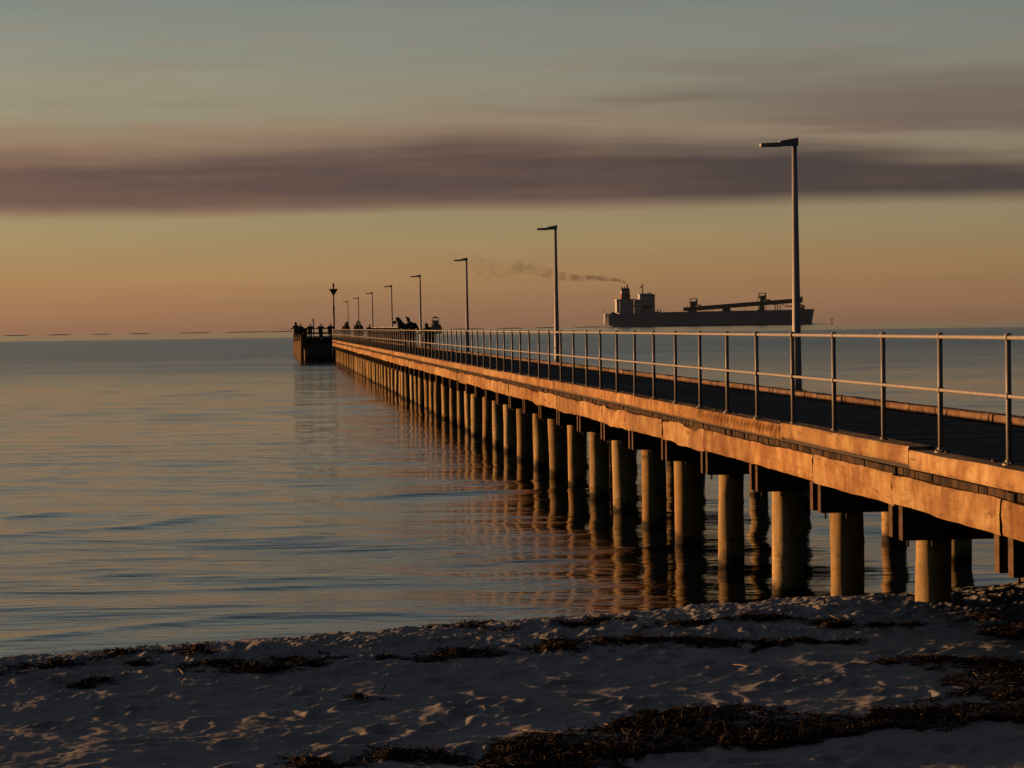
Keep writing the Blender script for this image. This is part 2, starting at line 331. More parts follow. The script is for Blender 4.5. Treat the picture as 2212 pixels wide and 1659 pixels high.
# ------------------------------------------------------------------ beach
def shore_s(x,y): return (x-1.5)*.44-(y-25.8)*.898
def sand_base(x,y):
    s=shore_s(x,y); a=.155*s; b=.622-.018*s; k=.035
    m=np.minimum(a,b); return m-k*np.log(np.exp(-(a-m)/k)+np.exp(-(b-m)/k))
SIDE_X=None
def lumps(X,Y,seed=5):
    rg=np.random.default_rng(seed)
    s=shore_s(X,Y); rough=np.exp(-((s-4.2)/1.6)**2)
    calm=np.clip((s-.2)/1.0,0,1)
    h=.016*fbm(X*.8,Y*.8,2)+.010*fbm(X*2.8+5,Y*2.8,3)+.0035*fbm(X*14,Y*14,3)
    h+=rough*(.026*np.abs(fbm(X*3.1+9,Y*3.1,4))+.012*fbm(X*11,Y*9,3)+.008*fbm(X*25,Y*20,2))
    return h*calm
def pits(X,Y,x0,x1,y0,y1,n,seed):
    rg=np.random.default_rng(seed); H=np.zeros_like(X); rows=Y[:,0]
    for i in range(n):
        px,py=rg.uniform(x0,x1),rg.uniform(y0,y1); th=rg.uniform(0,math.pi) if rg.random()<.5 else rg.normal(1.2,.4); a=rg.uniform(.09,.17); b=a*rg.uniform(.38,.7); dep=rg.uniform(.008,.026)
        i0,i1=np.searchsorted(rows,[py-.5,py+.5]); 
        if i1<=i0: continue
        x=X[i0:i1]-px; y=Y[i0:i1]-py; u=(x*math.cos(th)+y*math.sin(th))/a; v=(-x*math.sin(th)+y*math.cos(th))/b
        r2=u*u+v*v; H[i0:i1]+=dep*(-1.25*np.exp(-r2*.9)+.55*np.exp(-(np.sqrt(r2)-1.65)**2*3.2)*(1+.5*vnoise(u*1.3+i,v*1.3)))
    return H
def build_beach():
    d=np.concatenate([np.linspace(9.5,12,12)[:-1],np.geomspace(12,29,800)])
    a=np.concatenate([np.linspace(-13.2,13.2,820)])
    Y,A2=np.meshgrid(d,np.radians(a),indexing='ij'); X=Y*np.tan(A2)
    B=sand_base(X,Y)
    P=pits(X,Y,-6.5,6.5,9.5,24,1050,4)
    s=shore_s(X,Y); B=B+lumps(X,Y)+P*np.clip((s-2.5)/2,0,1)
    # the bump of dug sand on the berm, left of the middle
    for (px,py,r,h) in ((520,1392,.26,.045),(430,1402,.2,.04),(820,1372,.2,.03)):
        q=ray(px,py); t=np.linspace(15,30,600)/q[1]; pts=np.array([0,0,CAMZ])+q[None,:]*t[:,None]
        k=np.argmin(np.abs(pts[:,2]-.62)); cx,cy=pts[k,0],pts[k,1]
        rr=np.sqrt((X-cx)**2+((Y-cy)*.8)**2)/r; B+=h*np.exp(-rr**2)*(1+.3*fbm(X*6,Y*6,2))
    return X,Y,B
BX,BY,BZ=build_beach()
def sand_z(x,y):
    r=np.searchsorted(BY[:,0],y); r=min(max(r,1),BY.shape[0]-1)
    if BY[r-1,0]>y or y>BY[-1,0]: return float(sand_base(np.float64(x),np.float64(y)))
    c=np.searchsorted(BX[r],x); c=min(max(c,1),BX.shape[1]-1); return float(BZ[r,c])
m,nt,b=new_mat('beach_sand'); M['sand']=m
v=coords(nt,(1,1,1)); f1=noise(nt,v,1.3,5,.6); f2=noise(nt,v,60,4,.7); f3=noise(nt,v,7,5,.65)
c=ramp(nt,f1,[(.3,(.30,.285,.27)),(.7,(.39,.37,.355))]); c=mixc(nt,.5,c,ramp(nt,f2,[(.3,(.7,.7,.7)),(.7,(1.25,1.25,1.25))]),'MULTIPLY')
c=mixc(nt,1.0,c,ramp(nt,f3,[(.24,(.6,.55,.5)),(.32,(1,1,1))]),'MULTIPLY')
# wet sand below the swash line is darker
g=nd(nt,'ShaderNodeNewGeometry'); gs=nd(nt,'ShaderNodeSeparateXYZ'); nt.links.new(g.outputs['Position'],gs.inputs[0])
wet=mth(nt,'MULTIPLY',mth(nt,'SUBTRACT',gs.outputs[2],.03),10,clamp=True)
c=mixc(nt,wet,mixc(nt,1.0,c,(.45,.42,.38),'MULTIPLY'),c)
nt.links.new(c,b.inputs['Base Color']); b.inputs['Roughness'].default_value=.95; b.inputs['Specular IOR Level'].default_value=.1
bump(nt,b,mth(nt,'MULTIPLY_ADD',f2,.25,f3),.006)
beach=link('beach_sand',grid_mesh('beach_sand',BX,BY,BZ),m); tag(beach,kind='structure')
# the same sand going on round and behind the camera, and under the water
ux=np.concatenate([-np.geomspace(400,7,40),np.linspace(-6.5,6.5,27),np.geomspace(7,400,40)]); uy=np.concatenate([-np.geomspace(300,1,40),np.linspace(0,30,61),np.geomspace(31,400,30)])
UY,UX=np.meshgrid(uy,ux,indexing='ij'); UZ=np.maximum(sand_base(UX,np.clip(UY,-400,400)),-6)+.04*fbm(UX*.7,UY*.7,3)*np.clip(shore_s(UX,UY),0,1)
inside=(np.abs(UX)<UY*.2345+.2)&(UY>9.0)&(UY<29.4); UZ=np.where(inside,UZ-.22,UZ)
tag(link('beach',grid_mesh('beach',UX,UY,UZ),m),kind='structure')
# ------------------------------------------------------------------ seaweed
def blob(x,y,cx,cy,rx,ry,tilt=0):
    c,s=math.cos(tilt),math.sin(tilt); dx,dy=x-cx,y-cy
    return 1-np.sqrt(((dx*c+dy*s)/rx)**2+((-dx*s+dy*c)/ry)**2)
POLY=[(1106,1590),(1306,1567),(1456,1537),(1606,1522),(1681,1527),(1731,1547),(1856,1552),(1906,1537),(2006,1527),(2240,1520),(2240,1552),(2106,1567),(2006,1582),(1930,1575),(1831,1592),(1706,1607),(1606,1622),(1531,1617),(1406,1622),(1370,1665),(1020,1665),(1060,1610)]
def inpoly(x,y,P):
    c=np.zeros(x.shape,bool); n=len(P)
    for i in range(n):
        (x1,y1),(x2,y2)=P[i],P[i-1]
        with np.errstate(divide='ignore',invalid='ignore'):
            c^=((y1>y)!=(y2>y))&(x<(x2-x1)*(y-y1)/(y2-y1+1e-12)+x1)
    return c
BL=[(475,1436,70,9,-.03),(560,1446,60,7,0),(650,1430,60,10,0),(730,1422,50,9,0),(860,1424,70,8,0),(1000,1415,110,10,-.05),(300,1431,35,7,0),(200,1478,55,5,-.15),(785,1513,35,4,0),
 (1200,1398,130,10,-.05),(1330,1388,60,8,0),(1480,1389,90,9,.05),(1700,1388,120,6,0),(1800,1386,60,5,0),(1800,1348,70,8,.05),(1920,1350,60,6,0),(2190,1366,50,18,0),(2100,1340,70,7,0),(1626,1409,16,9,0),(1931,1430,32,9,0),
 (2090,1440,120,15,.08),(2180,1468,100,22,0),(2070,1500,110,12,-.15),(2190,1500,80,20,0),(690,1655,90,12,0),(850,1630,85,16,0),(960,1636,50,10,.2),(640,1650,40,6,0),(120,1436,90,4,-.08),(30,1452,70,4,-.1),(250,1415,90,4,-.1),(420,1405,60,4,-.1),(1010,1357,80,4,0),(1250,1345,90,4,-.05),(1500,1345,100,5,-.1),(1650,1340,80,5,0),(40,1438,50,4,0)]
def weed_mask(X,Y,Z):
    px,py=proj(np.stack([X,Y,Z],-1)); nx=fbm(X*3,Y*3,3); px=px+26*fbm(X*2+3,Y*2,2); py=py+7*fbm(X*4,Y*4+7,3)
    m=np.full(X.shape,-1.0)
    for b_ in BL: m=np.maximum(m,blob(px,py,*b_))
    m=np.where(inpoly(px,py,POLY),np.maximum(m,.6),m)
    return m+.5*nx+.15*fbm(X*13,Y*11,2)-.05
def build_weed():
    mk=weed_mask(BX,BY,BZ); cand=np.argwhere(mk>-.16)
    # weight by ground area of the vertex, so the cover is even on the ground
    rg=np.random.default_rng(8); w=(BY[cand[:,0],0]**2); w=w*(.32+np.clip(mk[cand[:,0],cand[:,1]],0,.7)); w/=w.sum()
    N=70000; pick=cand[rg.choice(len(cand),N,p=w)]
    p0=np.stack([BX[pick[:,0],pick[:,1]],BY[pick[:,0],pick[:,1]],BZ[pick[:,0],pick[:,1]]],-1)
    mm=np.clip(mk[pick[:,0],pick[:,1]],0,.8)
    p0[:,0]+=rg.normal(0,.01,N); p0[:,1]+=rg.normal(0,.015,N)
    hh=mm*rg.random(N)*.03*(1+.9*vnoise(p0[:,0]*2.5,p0[:,1]*2.5)); p0[:,2]+=hh+.003
    L=rg.uniform(.03,.12,N); th=rg.uniform(0,2*math.pi,N); pit=rg.normal(.05,.2,N); wd_=rg.uniform(.0012,.0036,N)
    long=rg.random(N)<.012; L[long]*=2.6
    d=np.stack([np.cos(th)*np.cos(pit),np.sin(th)*np.cos(pit),np.sin(pit)],-1)
    side=np.cross(d,rg.normal(0,1,(N,3))); side/=np.linalg.norm(side,axis=1)[:,None]
    curl=np.cross(side,d)*rg.normal(0,.45,N)[:,None]
    pts=[]
    for t in (0,.5,1.0):
        c=p0+(d*(t-.5)+curl*(t-.5)**2*2)*L[:,None]; w_=wd_*(1,1,.35)[int(t*2)]
        pts+= [c-side*w_[:,None], c+side*w_[:,None]]
    V=np.stack(pts,1).reshape(-1,3); b0=np.arange(N)*6
    F=np.concatenate([np.stack([b0,b0+1,b0+3,b0+2],-1),np.stack([b0+2,b0+3,b0+5,b0+4],-1)]).astype(np.int32)
    me=bpy.data.meshes.new('seaweed'); me.vertices.add(len(V)); me.vertices.foreach_set('co',V.astype(np.float32).ravel())
    me.loops.add(F.size); me.loops.foreach_set('vertex_index',F.ravel()); me.polygons.add(len(F)); me.polygons.foreach_set('loop_start',np.arange(len(F),dtype=np.int32)*4); me.update(calc_edges=True)
    m,nt,b=new_mat('dry_seaweed'); gi=nd(nt,'ShaderNodeNewGeometry')
    c=ramp(nt,gi.outputs['Random Per Island'],[(0,(.018,.012,.008)),(.55,(.032,.019,.011)),(.88,(.062,.036,.018)),(1,(.20,.12,.06))])
    nt.links.new(c,b.inputs['Base Color']); b.inputs['Roughness'].default_value=.75; b.inputs['Specular IOR Level'].default_value=.2
    o=link('seaweed',me,m); tag(o,'dark brown dried seaweed lying in drifts along the sand','seaweed',kind='stuff')
    # matted beds under the strands
    return mk
mk=build_weed()
def build_mats():
    # matted weed: a sheet a little above the sand where the drifts are thick
    mk_=np.clip((mk-.26)*2.2,0,1); Zm=BZ-.02+mk_*(.032+.014*(1+fbm(BX*7,BY*7,3)))+.006*fbm(BX*40,BY*40,2)
    st=1; keep=(mk>.22); a=np.argwhere(keep[:-1,:-1]&keep[1:,1:]&keep[:-1,1:]&keep[1:,:-1])
    nc=BX.shape[1]; ids=(a[:,0]*nc+a[:,1]); q=np.stack([ids,ids+1,ids+nc+1,ids+nc],-1)
    un,inv=np.unique(q.ravel(),return_inverse=True); V=np.stack([BX.ravel()[un],BY.ravel()[un],Zm.ravel()[un]],-1)
    me=bpy.data.meshes.new('seaweed_bed'); me.vertices.add(len(V)); me.vertices.foreach_set('co',V.astype(np.float32).ravel()); F=inv.astype(np.int32)
    me.loops.add(len(F)); me.loops.foreach_set('vertex_index',F); me.polygons.add(len(F)//4); me.polygons.foreach_set('loop_start',np.arange(len(F)//4,dtype=np.int32)*4); me.update(calc_edges=True)
    mt=simple('matted_weed',(.016,.011,.008),(.050,.031,.019),60,.95,.006,spec=.1)
    tag(link('seaweed_bed',me,mt),'black matted seaweed bed under the loose strands on the sand','seaweed',kind='stuff')
build_mats()
def ground_at(px,py):
    q=ray(px,py)
    for t in np.linspace(11,29,900):
        p=np.array([0,0,CAMZ])+q*(t/q[1])
        if p[2]<=sand_z(p[0],p[1]): return p
    return p
# loose reeds and sticks
m_reed=simple('dry_reed',(.42,.30,.16),(.55,.40,.22),20,.7)
def reed(px,py,dx,dy,h,r,label,group=None):
    h*=.35; r*=.7
    a=ground_at(px,py); b=ground_at(px+dx,py+dy); mid=(a+b)/2; mid[2]=max(sand_z(mid[0],mid[1]),mid[2])+h
    k=MB(); a[2]=sand_z(a[0],a[1])+.008; b[2]=sand_z(b[0],b[1])+.008
    base=a.copy(); pts=[]
    for t in np.linspace(0,1,9): pts.append(tuple((1-t)**2*a+2*t*(1-t)*(mid+(0,0,h))+t*t*b-base))
    k.tube(pts,[r*(1-.5*abs(t-.4)) for t in np.linspace(0,1,9)],6)
    tag(k.build('dry_reed',m_reed,None,tuple(base)),label,'reed',group)
reed(1566,1440,54,5,.05,.006,'pale curved reed stalk arched alone over bare sand below the wrack line','dry stalks on the beach')
reed(385,1446,12,17,.03,.007,'short pale stick leaning in the sand at the far left of the wrack','dry stalks on the beach')
reed(1306,1567,58,14,.02,.006,'straight brown stalk lying across the left part of the big seaweed bed','dry stalks on the beach')
reed(1130,1581,90,8,.015,.004,'long thin stalk at the left end of the big seaweed bed','dry stalks on the beach')
reed(1895,1543,30,6,.03,.007,'orange lit reed curving over the top edge of the seaweed bed','dry stalks on the beach')
reed(2150,1498,30,8,.05,.006,'bent reed in the seaweed patch near the right edge of the sand','dry stalks on the beach')
reed(2135,1362,50,6,.05,.006,'long pale reed on the seaweed drift under the pier end','dry stalks on the beach')
reed(640,1425,14,-18,.03,.005,'upright twig sticking out of the dark wrack left of centre','dry stalks on the beach')
reed(1790,1330,36,20,.02,.007,'pale stick lying on the crest of the sand under the pier','dry stalks on the beach')
reed(1165,1379,26,8,.02,.005,'small twig on the sand crest below the pier reflections','dry stalks on the beach')
# ------------------------------------------------------------------ pier
TH=math.atan((W0/2-590)/FPX)
def Pw(u,v,z=0): return Vector((-u*math.sin(TH)+v*math.cos(TH), u*math.cos(TH)+v*math.sin(TH), z))
pier=thing('timber_pier','long timber pier with lit edge beams running out to sea on round piles','pier',(0,0,0),TH)
UEND=228.0; UB=[21.5+3.26*m for m in range(-3,64)]
VN,VF=5.40,9.17
def beam_piece(name,mat,u0,u1,va,vb,z0,z1,seed,wane=.012,dent=.006,rip=0,parent=pier):
    rg=np.random.default_rng(seed); sgn=1 if vb>va else -1     # va outer face, vb inner face
    far=max(0,(u0-45)/60); n=max(4,int((u1-u0)/(.012 if rip else .05+.12*min(far,1)))); nz=8
    us=np.linspace(u0+.006,u1-.006,n+1); o1,o2=rg.uniform(0,200,2)
    tw=wane*(fbm(us*.9+o1,us*0+o2,3))*.8; bw=wane*.6*fbm(us*.8+o2,us*0+o1,3)
    rows=[]
    for j in range(nz):
        t=j/(nz-1); zz=z0+(z1-z0)*t
        z=zz+tw*t**2+bw*(1-t)**2
        dv=dent*fbm(us*2.2+o1,np.full_like(us,zz*9+o2),3)
        if rip: dv=dv+rip*np.sin(us*2*math.pi/.22+2.0*fbm(us*1.7+o1,us*0+zz*4,2)+zz*22)*np.clip(1.1-abs(t-.62)*1.6,0,1)
        edge=.010*(np.exp(-(t/.06)**2)+np.exp(-((1-t)/.06)**2))+np.clip(-tw if j==nz-1 else 0,0,.03)*.5
        if wane>.02 and t>.7: edge=edge+np.clip(fbm(us*.9+o1,us*0+o2,3),0,1)*.03*(t-.7)/.3
        rows.append(np.stack([va+sgn*(dv+edge),us,z],-1))
    rows.append(np.stack([np.full_like(us,vb),us,z1+tw*.3],-1)); rows.append(np.stack([np.full_like(us,vb),us,np.full_like(us,z0)],-1))
    V=np.stack(rows,1); k=V.shape[1]; mb=MB(); fs=[]
    for i in range(n):
        for j in range(k):
            a=i*k+j; b=i*k+(j+1)%k; f=(a,b,b+k,a+k); fs.append(f if sgn<0 else f[::-1])
    fs.append(tuple(range(k)) if sgn>0 else tuple(range(k))[::-1]); e=tuple(n*k+j for j in range(k)); fs.append(e[::-1] if sgn>0 else e)
    mb.add(V.reshape(-1,3),fs,False)
    return mb.build(name,mat,parent)
# edge stringer on the sunny side, one piece per bay
for i,u in enumerate(UB[:-1]):
    rg=random.Random(i*7+1); wane=.05 if rg.random()<.35 else .018
    if i<6: wane=.018
    beam_piece('edge_beam',M['timber'],u,UB[i+1],VN+rg.uniform(-.008,.008),VN+.16,1.425+rg.uniform(-.006,.006),1.690,i+1,wane=wane,dent=.010)
KU=[5.0,10.6,16.0,20.95,26.35,31.7,37.2,42.6]
while KU[-1]<UEND: KU.append(min(KU[-1]+5.4+random.uniform(-.1,.1),UEND+.01))
for i in range(len(KU)-1):
    rg=random.Random(i*3+2); dz=rg.uniform(-.008,.008)+(.012 if i==3 else 0)+(-.018 if i in(1,2) else 0)
    o=beam_piece('kerb_beam',M['timber'],KU[i],KU[i+1],VN+rg.uniform(-.012,.004),VN+.215,1.795+dz,1.950+dz,100+i,wane=.006,dent=.004,rip=.026 if i==4 else 0)
for i in range(len(KU)-1):
    rg=random.Random(i*5+9)
    for a,b_ in ((KU[i]+.8,(KU[i]+KU[i+1])/2+.8),((KU[i]+KU[i+1])/2+.8,KU[i+1]+.8)):
        if b_>UEND: continue
        dz=rg.uniform(-.006,.006)
        beam_piece('far_kerb_beam',M['oldtimber'],a+.03,b_-.03,8.75+rg.uniform(-.006,.006),8.95,1.762+dz,1.868+dz,300+i,wane=.010,dent=.006)
far_edge=MB(); far_edge.box(VF-.16,VF,6,UEND,1.43,1.698); far_edge.build('far_edge_beam',M['darkbeam'],pier)
# decking: every plank modelled, ends staggered
mb=MB(); rg=random.Random(3); u=6.0
while u<UEND:
    w=.198+rg.uniform(-.012,.012); e=rg.uniform(-.004,.012)
    if rg.random()<.04: e=-.012
    if 21.3<u<22.3: e=-.018
    dz=rg.uniform(-.003,.003)
    if u<120: mb.box(VN+.018+e,VF+rg.uniform(-.01,.01),u+.005,u+w-.005,1.700+dz,1.758+dz)
    else: mb.box(VN+.018+e,VF,u+.003,u+w-.003,1.700+dz,1.758+dz)
    u+=w
mb.build('deck',M['deck'],pier)
def endgrain():
    m=M['deck']; nt=m.node_tree; b=nt.nodes['Principled BSDF']; src=b.inputs['Base Color'].links[0].from_socket
    tc=nd(nt,'ShaderNodeTexCoord'); sp=nd(nt,'ShaderNodeSeparateXYZ'); nt.links.new(tc.outputs['Normal'],sp.inputs[0])
    gi=nd(nt,'ShaderNodeNewGeometry'); src=mixc(nt,1.0,src,ramp(nt,gi.outputs['Random Per Island'],[(0,(.45,.45,.47)),(.8,(1.2,1.15,1.1)),(1,(1.9,1.75,1.6))]),'MULTIPLY')
    n=noise(nt,coords(nt,(.2,5.05,.2)),1.0,2); c2=ramp(nt,n,[(.38,(.035,.022,.014)),(.62,(.11,.07,.04))])
    nt.links.new(mixc(nt,mth(nt,'GREATER_THAN',mth(nt,'ABSOLUTE',sp.outputs[0]),.7),src,c2),b.inputs['Base Color'])
endgrain()
mb=MB(); mb.box(VN+.05,VN+.18,6.2,UEND,1.7605,1.80); mb.build('kerb_packer',M['endgrain'],pier)
inner=MB()
for v in (6.35,7.3,8.2): inner.box(v,v+.16,6,UEND,1.432,1.698)
inner.build('stringer',M['darkbeam'],pier)
# crossheads and piles
def crosshead():
    mb=MB(); rg=random.Random(2)
    for du in (-.245,.115): mb.box(5.42,9.12,du,du+.13,1.128,1.424)
    mb.box(5.62,5.92,-.115,.115,1.128,1.42); mb.box(8.53,8.85,-.115,.115,1.128,1.42)
    for v in (5.77,8.69):
        mb.tube([(v,-.29,1.27),(v,.29,1.27)],.014,6)
    for v in (5.48,5.7,8.9): mb.tube([(v,-.19,1.13),(v,-.19,1.07)],.012,6)
    return mb.mesh('crosshead')
cm=crosshead(); cm.materials.append(M['darkbeam'])
for u in UB: link('crosshead',cm,None,pier,(0,u,0))
def pile_mesh(seed,r=.172):
    rg=np.random.default_rng(seed); n=22; zs=np.concatenate([np.linspace(-2.2,-.15,8)[:-1],np.linspace(-.15,1.127,26)]); mb=MB(); V=[]
    bx,by=rg.uniform(-.022,.022,2); ph=rg.uniform(0,6.28)
    kz=rg.uniform(.1,.9,4); ka=rg.uniform(0,6.28,4)
    for z in zs:
        for k in range(n):
            a=2*math.pi*k/n
            rr=r*(1+.05*(z-.5)*-.4)+.007*vnoise(np.array([math.cos(a)*1.3+seed*5.]),np.array([z*1.6+math.sin(a)*1.3]))[0]+.003*vnoise(np.array([a*5.+seed]),np.array([z*1.2]))[0]
            for q in range(4): rr+=.014*math.exp(-((z-kz[q])/.03)**2-((math.remainder(a-ka[q],6.283))/.18)**2)
            V.append((rr*math.cos(a)+bx*math.sin(z*1.7+ph),rr*math.sin(a)+by*math.cos(z*1.3+ph),z))
    fs=[(i*n+k,i*n+(k+1)%n,(i+1)*n+(k+1)%n,(i+1)*n+k) for i in range(len(zs)-1) for k in range(n)]
    mb.add(V,fs,True); mb.f.append(tuple((len(zs)-1)*n+k for k in range(n))); mb.sm.append(False)
    return mb.mesh('pile')
PM=[pile_mesh(s) for s in range(9)]
for p in PM: p.materials.append(M['pile'])
cnt=0; rest=MB()
def rest_pile(mb,u,v): mb.tube([(v,u,-2.2),(v,u,1.127)],.17,8)
for i,u in enumerate(UB):
    for v in (5.77,8.69):
        rg=random.Random(i*13+int(v)); dv,du=rg.uniform(-.035,.035),rg.uniform(-.03,.03)
        if i==2 and v<6: dv=.11
        if cnt<100:
            o=link('pile',PM[rg.randrange(9)],None,pier,(v+dv,u+du,0),rg.uniform(0,6.28)); o.rotation_euler=(rg.uniform(-.012,.012),rg.uniform(-.012,.012),rg.uniform(0,6.28)); cnt+=1
            s_=rg.uniform(.92,1.1); o.scale=(s_,s_,1)
        else: rest_pile(rest,u+du,v+dv)
o=rest.build('pile',M['pile'],pier); o['kind']='stuff'
# bolts on the kerb tops
mb=MB(); u=8
while u<90: mb.tube([(VN+.12,u,1.94),(VN+.12,u,1.962)],.022,8,False); mb.tube([(8.85,u+.7,1.86),(8.85,u+.7,1.883)],.022,8,False); u+=1.35
mb.build('bolt_head',M['rust'],pier)
# ------------------------------------------------------------------ handrail
VR=5.49; POST0=18.31; PS=1.947
rail=thing('pier_handrail','galvanised pipe handrail with two rails along the sunny edge of the pier','handrail',(0,0,0),TH)
def pipe_run(name,z,u0,u1,v,r,mat,parent,sag=0):
    mb=MB(); us=[]; u=u0
    while u<u1: us.append(u); u+=PS/2
    us.append(u1); mb.tube([(v,x,z) for x in us],r,12); return mb.build(name,mat,parent)
US=[POST0+PS*n for n in range(-5,108) if POST0+PS*n<UEND]
pipe_run('top_rail',2.902,US[0],US[-1],VR,.0170,M['zinc'],rail)
pipe_run('middle_rail',2.462,US[0],US[-1],VR,.0150,M['zinc'],rail)
def rail_post():
    mb=MB(); mb.tube([(0,0,1.955),(0,0,2.935)],.0215,14)
    mb.ell((0,0,2.905),(.034,.036,.036),14,8); mb.ell((0,0,2.462),(.032,.034,.036),14,8)
    return mb.mesh('post')
def rail_base():
    mb=MB(); mb.tube([(0,0,1.945),(0,0,1.957)],.052,16,False); mb.tube([(0,0,1.957),(0,0,1.985)],.031,14); 
    for a in (0,1.57,3.14,4.71): mb.tube([(.038*math.cos(a),.038*math.sin(a),1.956),(.038*math.cos(a),.038*math.sin(a),1.968)],.008,6,False)
    return mb.mesh('base_plate')
pm,bm_=rail_post(),rail_base(); pm.materials.append(M['zinc']); bm_.materials.append(M['zinc'])
rest=MB()
for i,u in enumerate(US):
    if i<100:
        o=link('post',pm,None,rail,(VR,u,0)); o.rotation_euler=(random.uniform(-.004,.004),random.uniform(-.004,.004),0); link('base_plate',bm_,None,o)
    else: rest.tube([(VR,u,1.945),(VR,u,2.935)],.0235,8)
if rest.n: o=rest.build('post',M['zinc'],rail); o['kind']='stuff'
# far side fence of the outer pier
fence=thing('outer_pier_fence','taller dark barred fence on the far edge of the outer pier, beyond the couple','fence',(0,0,0),TH)
F0=168.0; mb=MB(); mb.tube([(8.83,F0,3.01),(8.83,UEND,3.01)],.025,8); mb.build('top_rail',M['lamp'],fence)
mb=MB(); mb.tube([(8.83,F0,2.69),(8.83,UEND,2.69)],.035,8); mb.build('middle_rail',M['rust'],fence)
mb=MB(); mb.tube([(8.83,F0,2.42),(8.83,UEND,2.42)],.02,8); mb.build('bottom_rail',M['rust'],fence)
mb=MB(); mb.box(-.03,.03,-.03,.03,1.86,3.0); fm=mb.mesh('fence_post'); fm.materials.append(M['rust'])
u=F0; 
while u<UEND-.1: link('fence_post',fm,None,fence,(8.83,u,0)); u+=1.3
# ------------------------------------------------------------------ lamps
LL=['large lamp post closest to the beach, standing in front of the ship bow',
 'lamp post second from the beach, between the ship stern and the smoke plume',
 'lamp post third from the beach, standing alone right of the far lattice beacon',
 'lamp post fourth from the beach, rising between the leaning couple and the hooded person',
 'lamp post with a small round box on its side, just left of the leaning couple',
 'lamp post sixth from the beach, rising right of the larger huddled group',
 'lamp post seventh from the beach, rising out of the larger huddled group',
 'smallest lamp post, nearest the triangular beacon at the end of the pier']
def lamp(u,label,box=False):
    t=thing('street_lamp',label,'street lamp',Pw(u,9.06,0),TH,'lamp posts along the far edge of the pier')
    mb=MB(); mb.tube([(0,0,1.80),(0,0,2.0),(0,0,6.16)],[.083,.081,.043],16); mb.build('pole',M['lamp'],t)
    mb=MB(); mb.box(-.15,.15,-.13,.13,1.765,1.80)
    for a in (-.11,.11):
        for c in (-.09,.09): mb.tube([(a,c,1.80),(a,c,1.86)],.014,6,False)
    mb.build('base_plate',M['lamp'],t)
    mb=MB(); mb.box(-.30,-.05,-.12,.12,1.60,1.763); mb.build('bracket',M['darkbeam'],t)
    mb=MB(); y=.075
    x0,x1,x2=-.60,-.26,.055
    prof=[(x2,6.085),(x2,6.225),(x1,6.168),(x1-.01,6.145),(x0,6.130),(x0,6.075)]
    n=len(prof); vs=[(x,-y if i not in(3,4,5) else -y*.95,z) for i,(x,z) in enumerate(prof)]+[(x,y if i not in(3,4,5) else y*.95,z) for i,(x,z) in enumerate(prof)]
    fs=[tuple(range(n))[::-1],tuple(range(n,2*n))]+[(i,(i+1)%n,n+(i+1)%n,n+i) for i in range(n)]
    mb.add(vs,[tuple(f) for f in fs]); hd=mb.build('lamp_head',M['lamp'],t)
    mb=MB(); mb.box(-.56,-.24,-.06,.06,6.066,6.0745); mb.build('lens',M['glass'],hd)
    if box:
        mb=MB(); mb.tube([(.06,0,3.38),(.30,0,3.38)],.02,6); mb.tube([(.20,-.06,3.38),(.20,.06,3.38)],.13,14,False); mb.build('sign_disc',M['black'],t)
    return t
for i in range(8): lamp(42.74+36.78*i,LL[i],i==4)
# ------------------------------------------------------------------ fishing platform
DZ=1.9; HU0,HU1,HV0,HV1=228.4,305.0,2.55,9.6
hd=thing('fishing_platform','wide dark timber platform at the seaward end of the pier','platform',(0,0,0),TH)
mb=MB(); mb.box(HV0+.35,HV1,HU0+.25,HU1,DZ-.3,DZ); mb.build('deck',M['headwood'],hd)
mb=MB()
for k in range(11): x=HV0+.35+k*.22; mb.box(x,x+.214,HU0,HU0+.10,-1.5,2.20+.02*random.uniform(-1,1))
mb.box(5.314,5.399,HU0,HU0+.10,-1.5,2.18)
for k in range(19): x=5.42+k*.22; mb.box(x,x+.214,HU0,HU0+.10,-1.5,1.40)
mb.build('front_planking',M['headwood'],hd)
mb=MB(); mb.box(HV0+.3,HV0+.42,HU0+.1,HU1,-1.5,2.12)
mb.build('side_planking',M['headpile'],hd)
for k in range(40):
    mb=MB(); u=HU0+.2+k*1.95; 
    if u>HU1: break
    r=.16+.02*random.random(); mb.tube([(HV0+.12,u,-1.5),(HV0+.12+random.uniform(-.03,.03),u,2.25 if k%3 else 2.45)],r,10); mb.build('fender_pile',M['headpile'],hd)
mb=MB(); mb.tube([(HV0+.42,HU0-.18,-1.5),(HV0+.42,HU0-.18,1.15)],.13,10); mb.build('fender_pile',M['pile'],hd)
mb=MB(); mb.box(HV0+.1,HV0+.42,HU0-.2,HU0-.02,1.25,2.2); mb.build('fender_block',M['headpile'],hd)['label']='short pale block on the lit corner'
mb=MB(); mb.box(HV0+.3,5.3,HU0-.02,HU0+.28,2.201,2.30); mb.build('kerb',M['headwood'],hd)
mb=MB(); mb.box(4.35,4.62,HU0-.06,HU0-.001,2.0,2.19); mb.build('hatch_plate',M['lamp'],hd)
pr=thing('platform_railing','dark railing with a thick middle board along the near edge of the fishing platform','railing',(0,0,0),TH)
mb=MB(); mb.box(HV0+.3,5.45,HU0+.05,HU0+.13,2.98,3.06); mb.build('top_rail',M['headwood'],pr)
mb=MB(); mb.box(HV0+.3,5.30,HU0+.05,HU0+.13,2.50,2.66); mb.build('middle_board',M['headwood'],pr)
for v in (HV0+.55,3.55,4.45,5.35):
    mb=MB(); mb.box(v-.07,v+.07,HU0+.131,HU0+.27,1.95,3.05); mb.build('post',M['headpile' if v<3.2 else 'headwood'],pr)
sr=thing('platform_side_railing','low dark railing along the sunlit side of the fishing platform','railing',(0,0,0),TH)
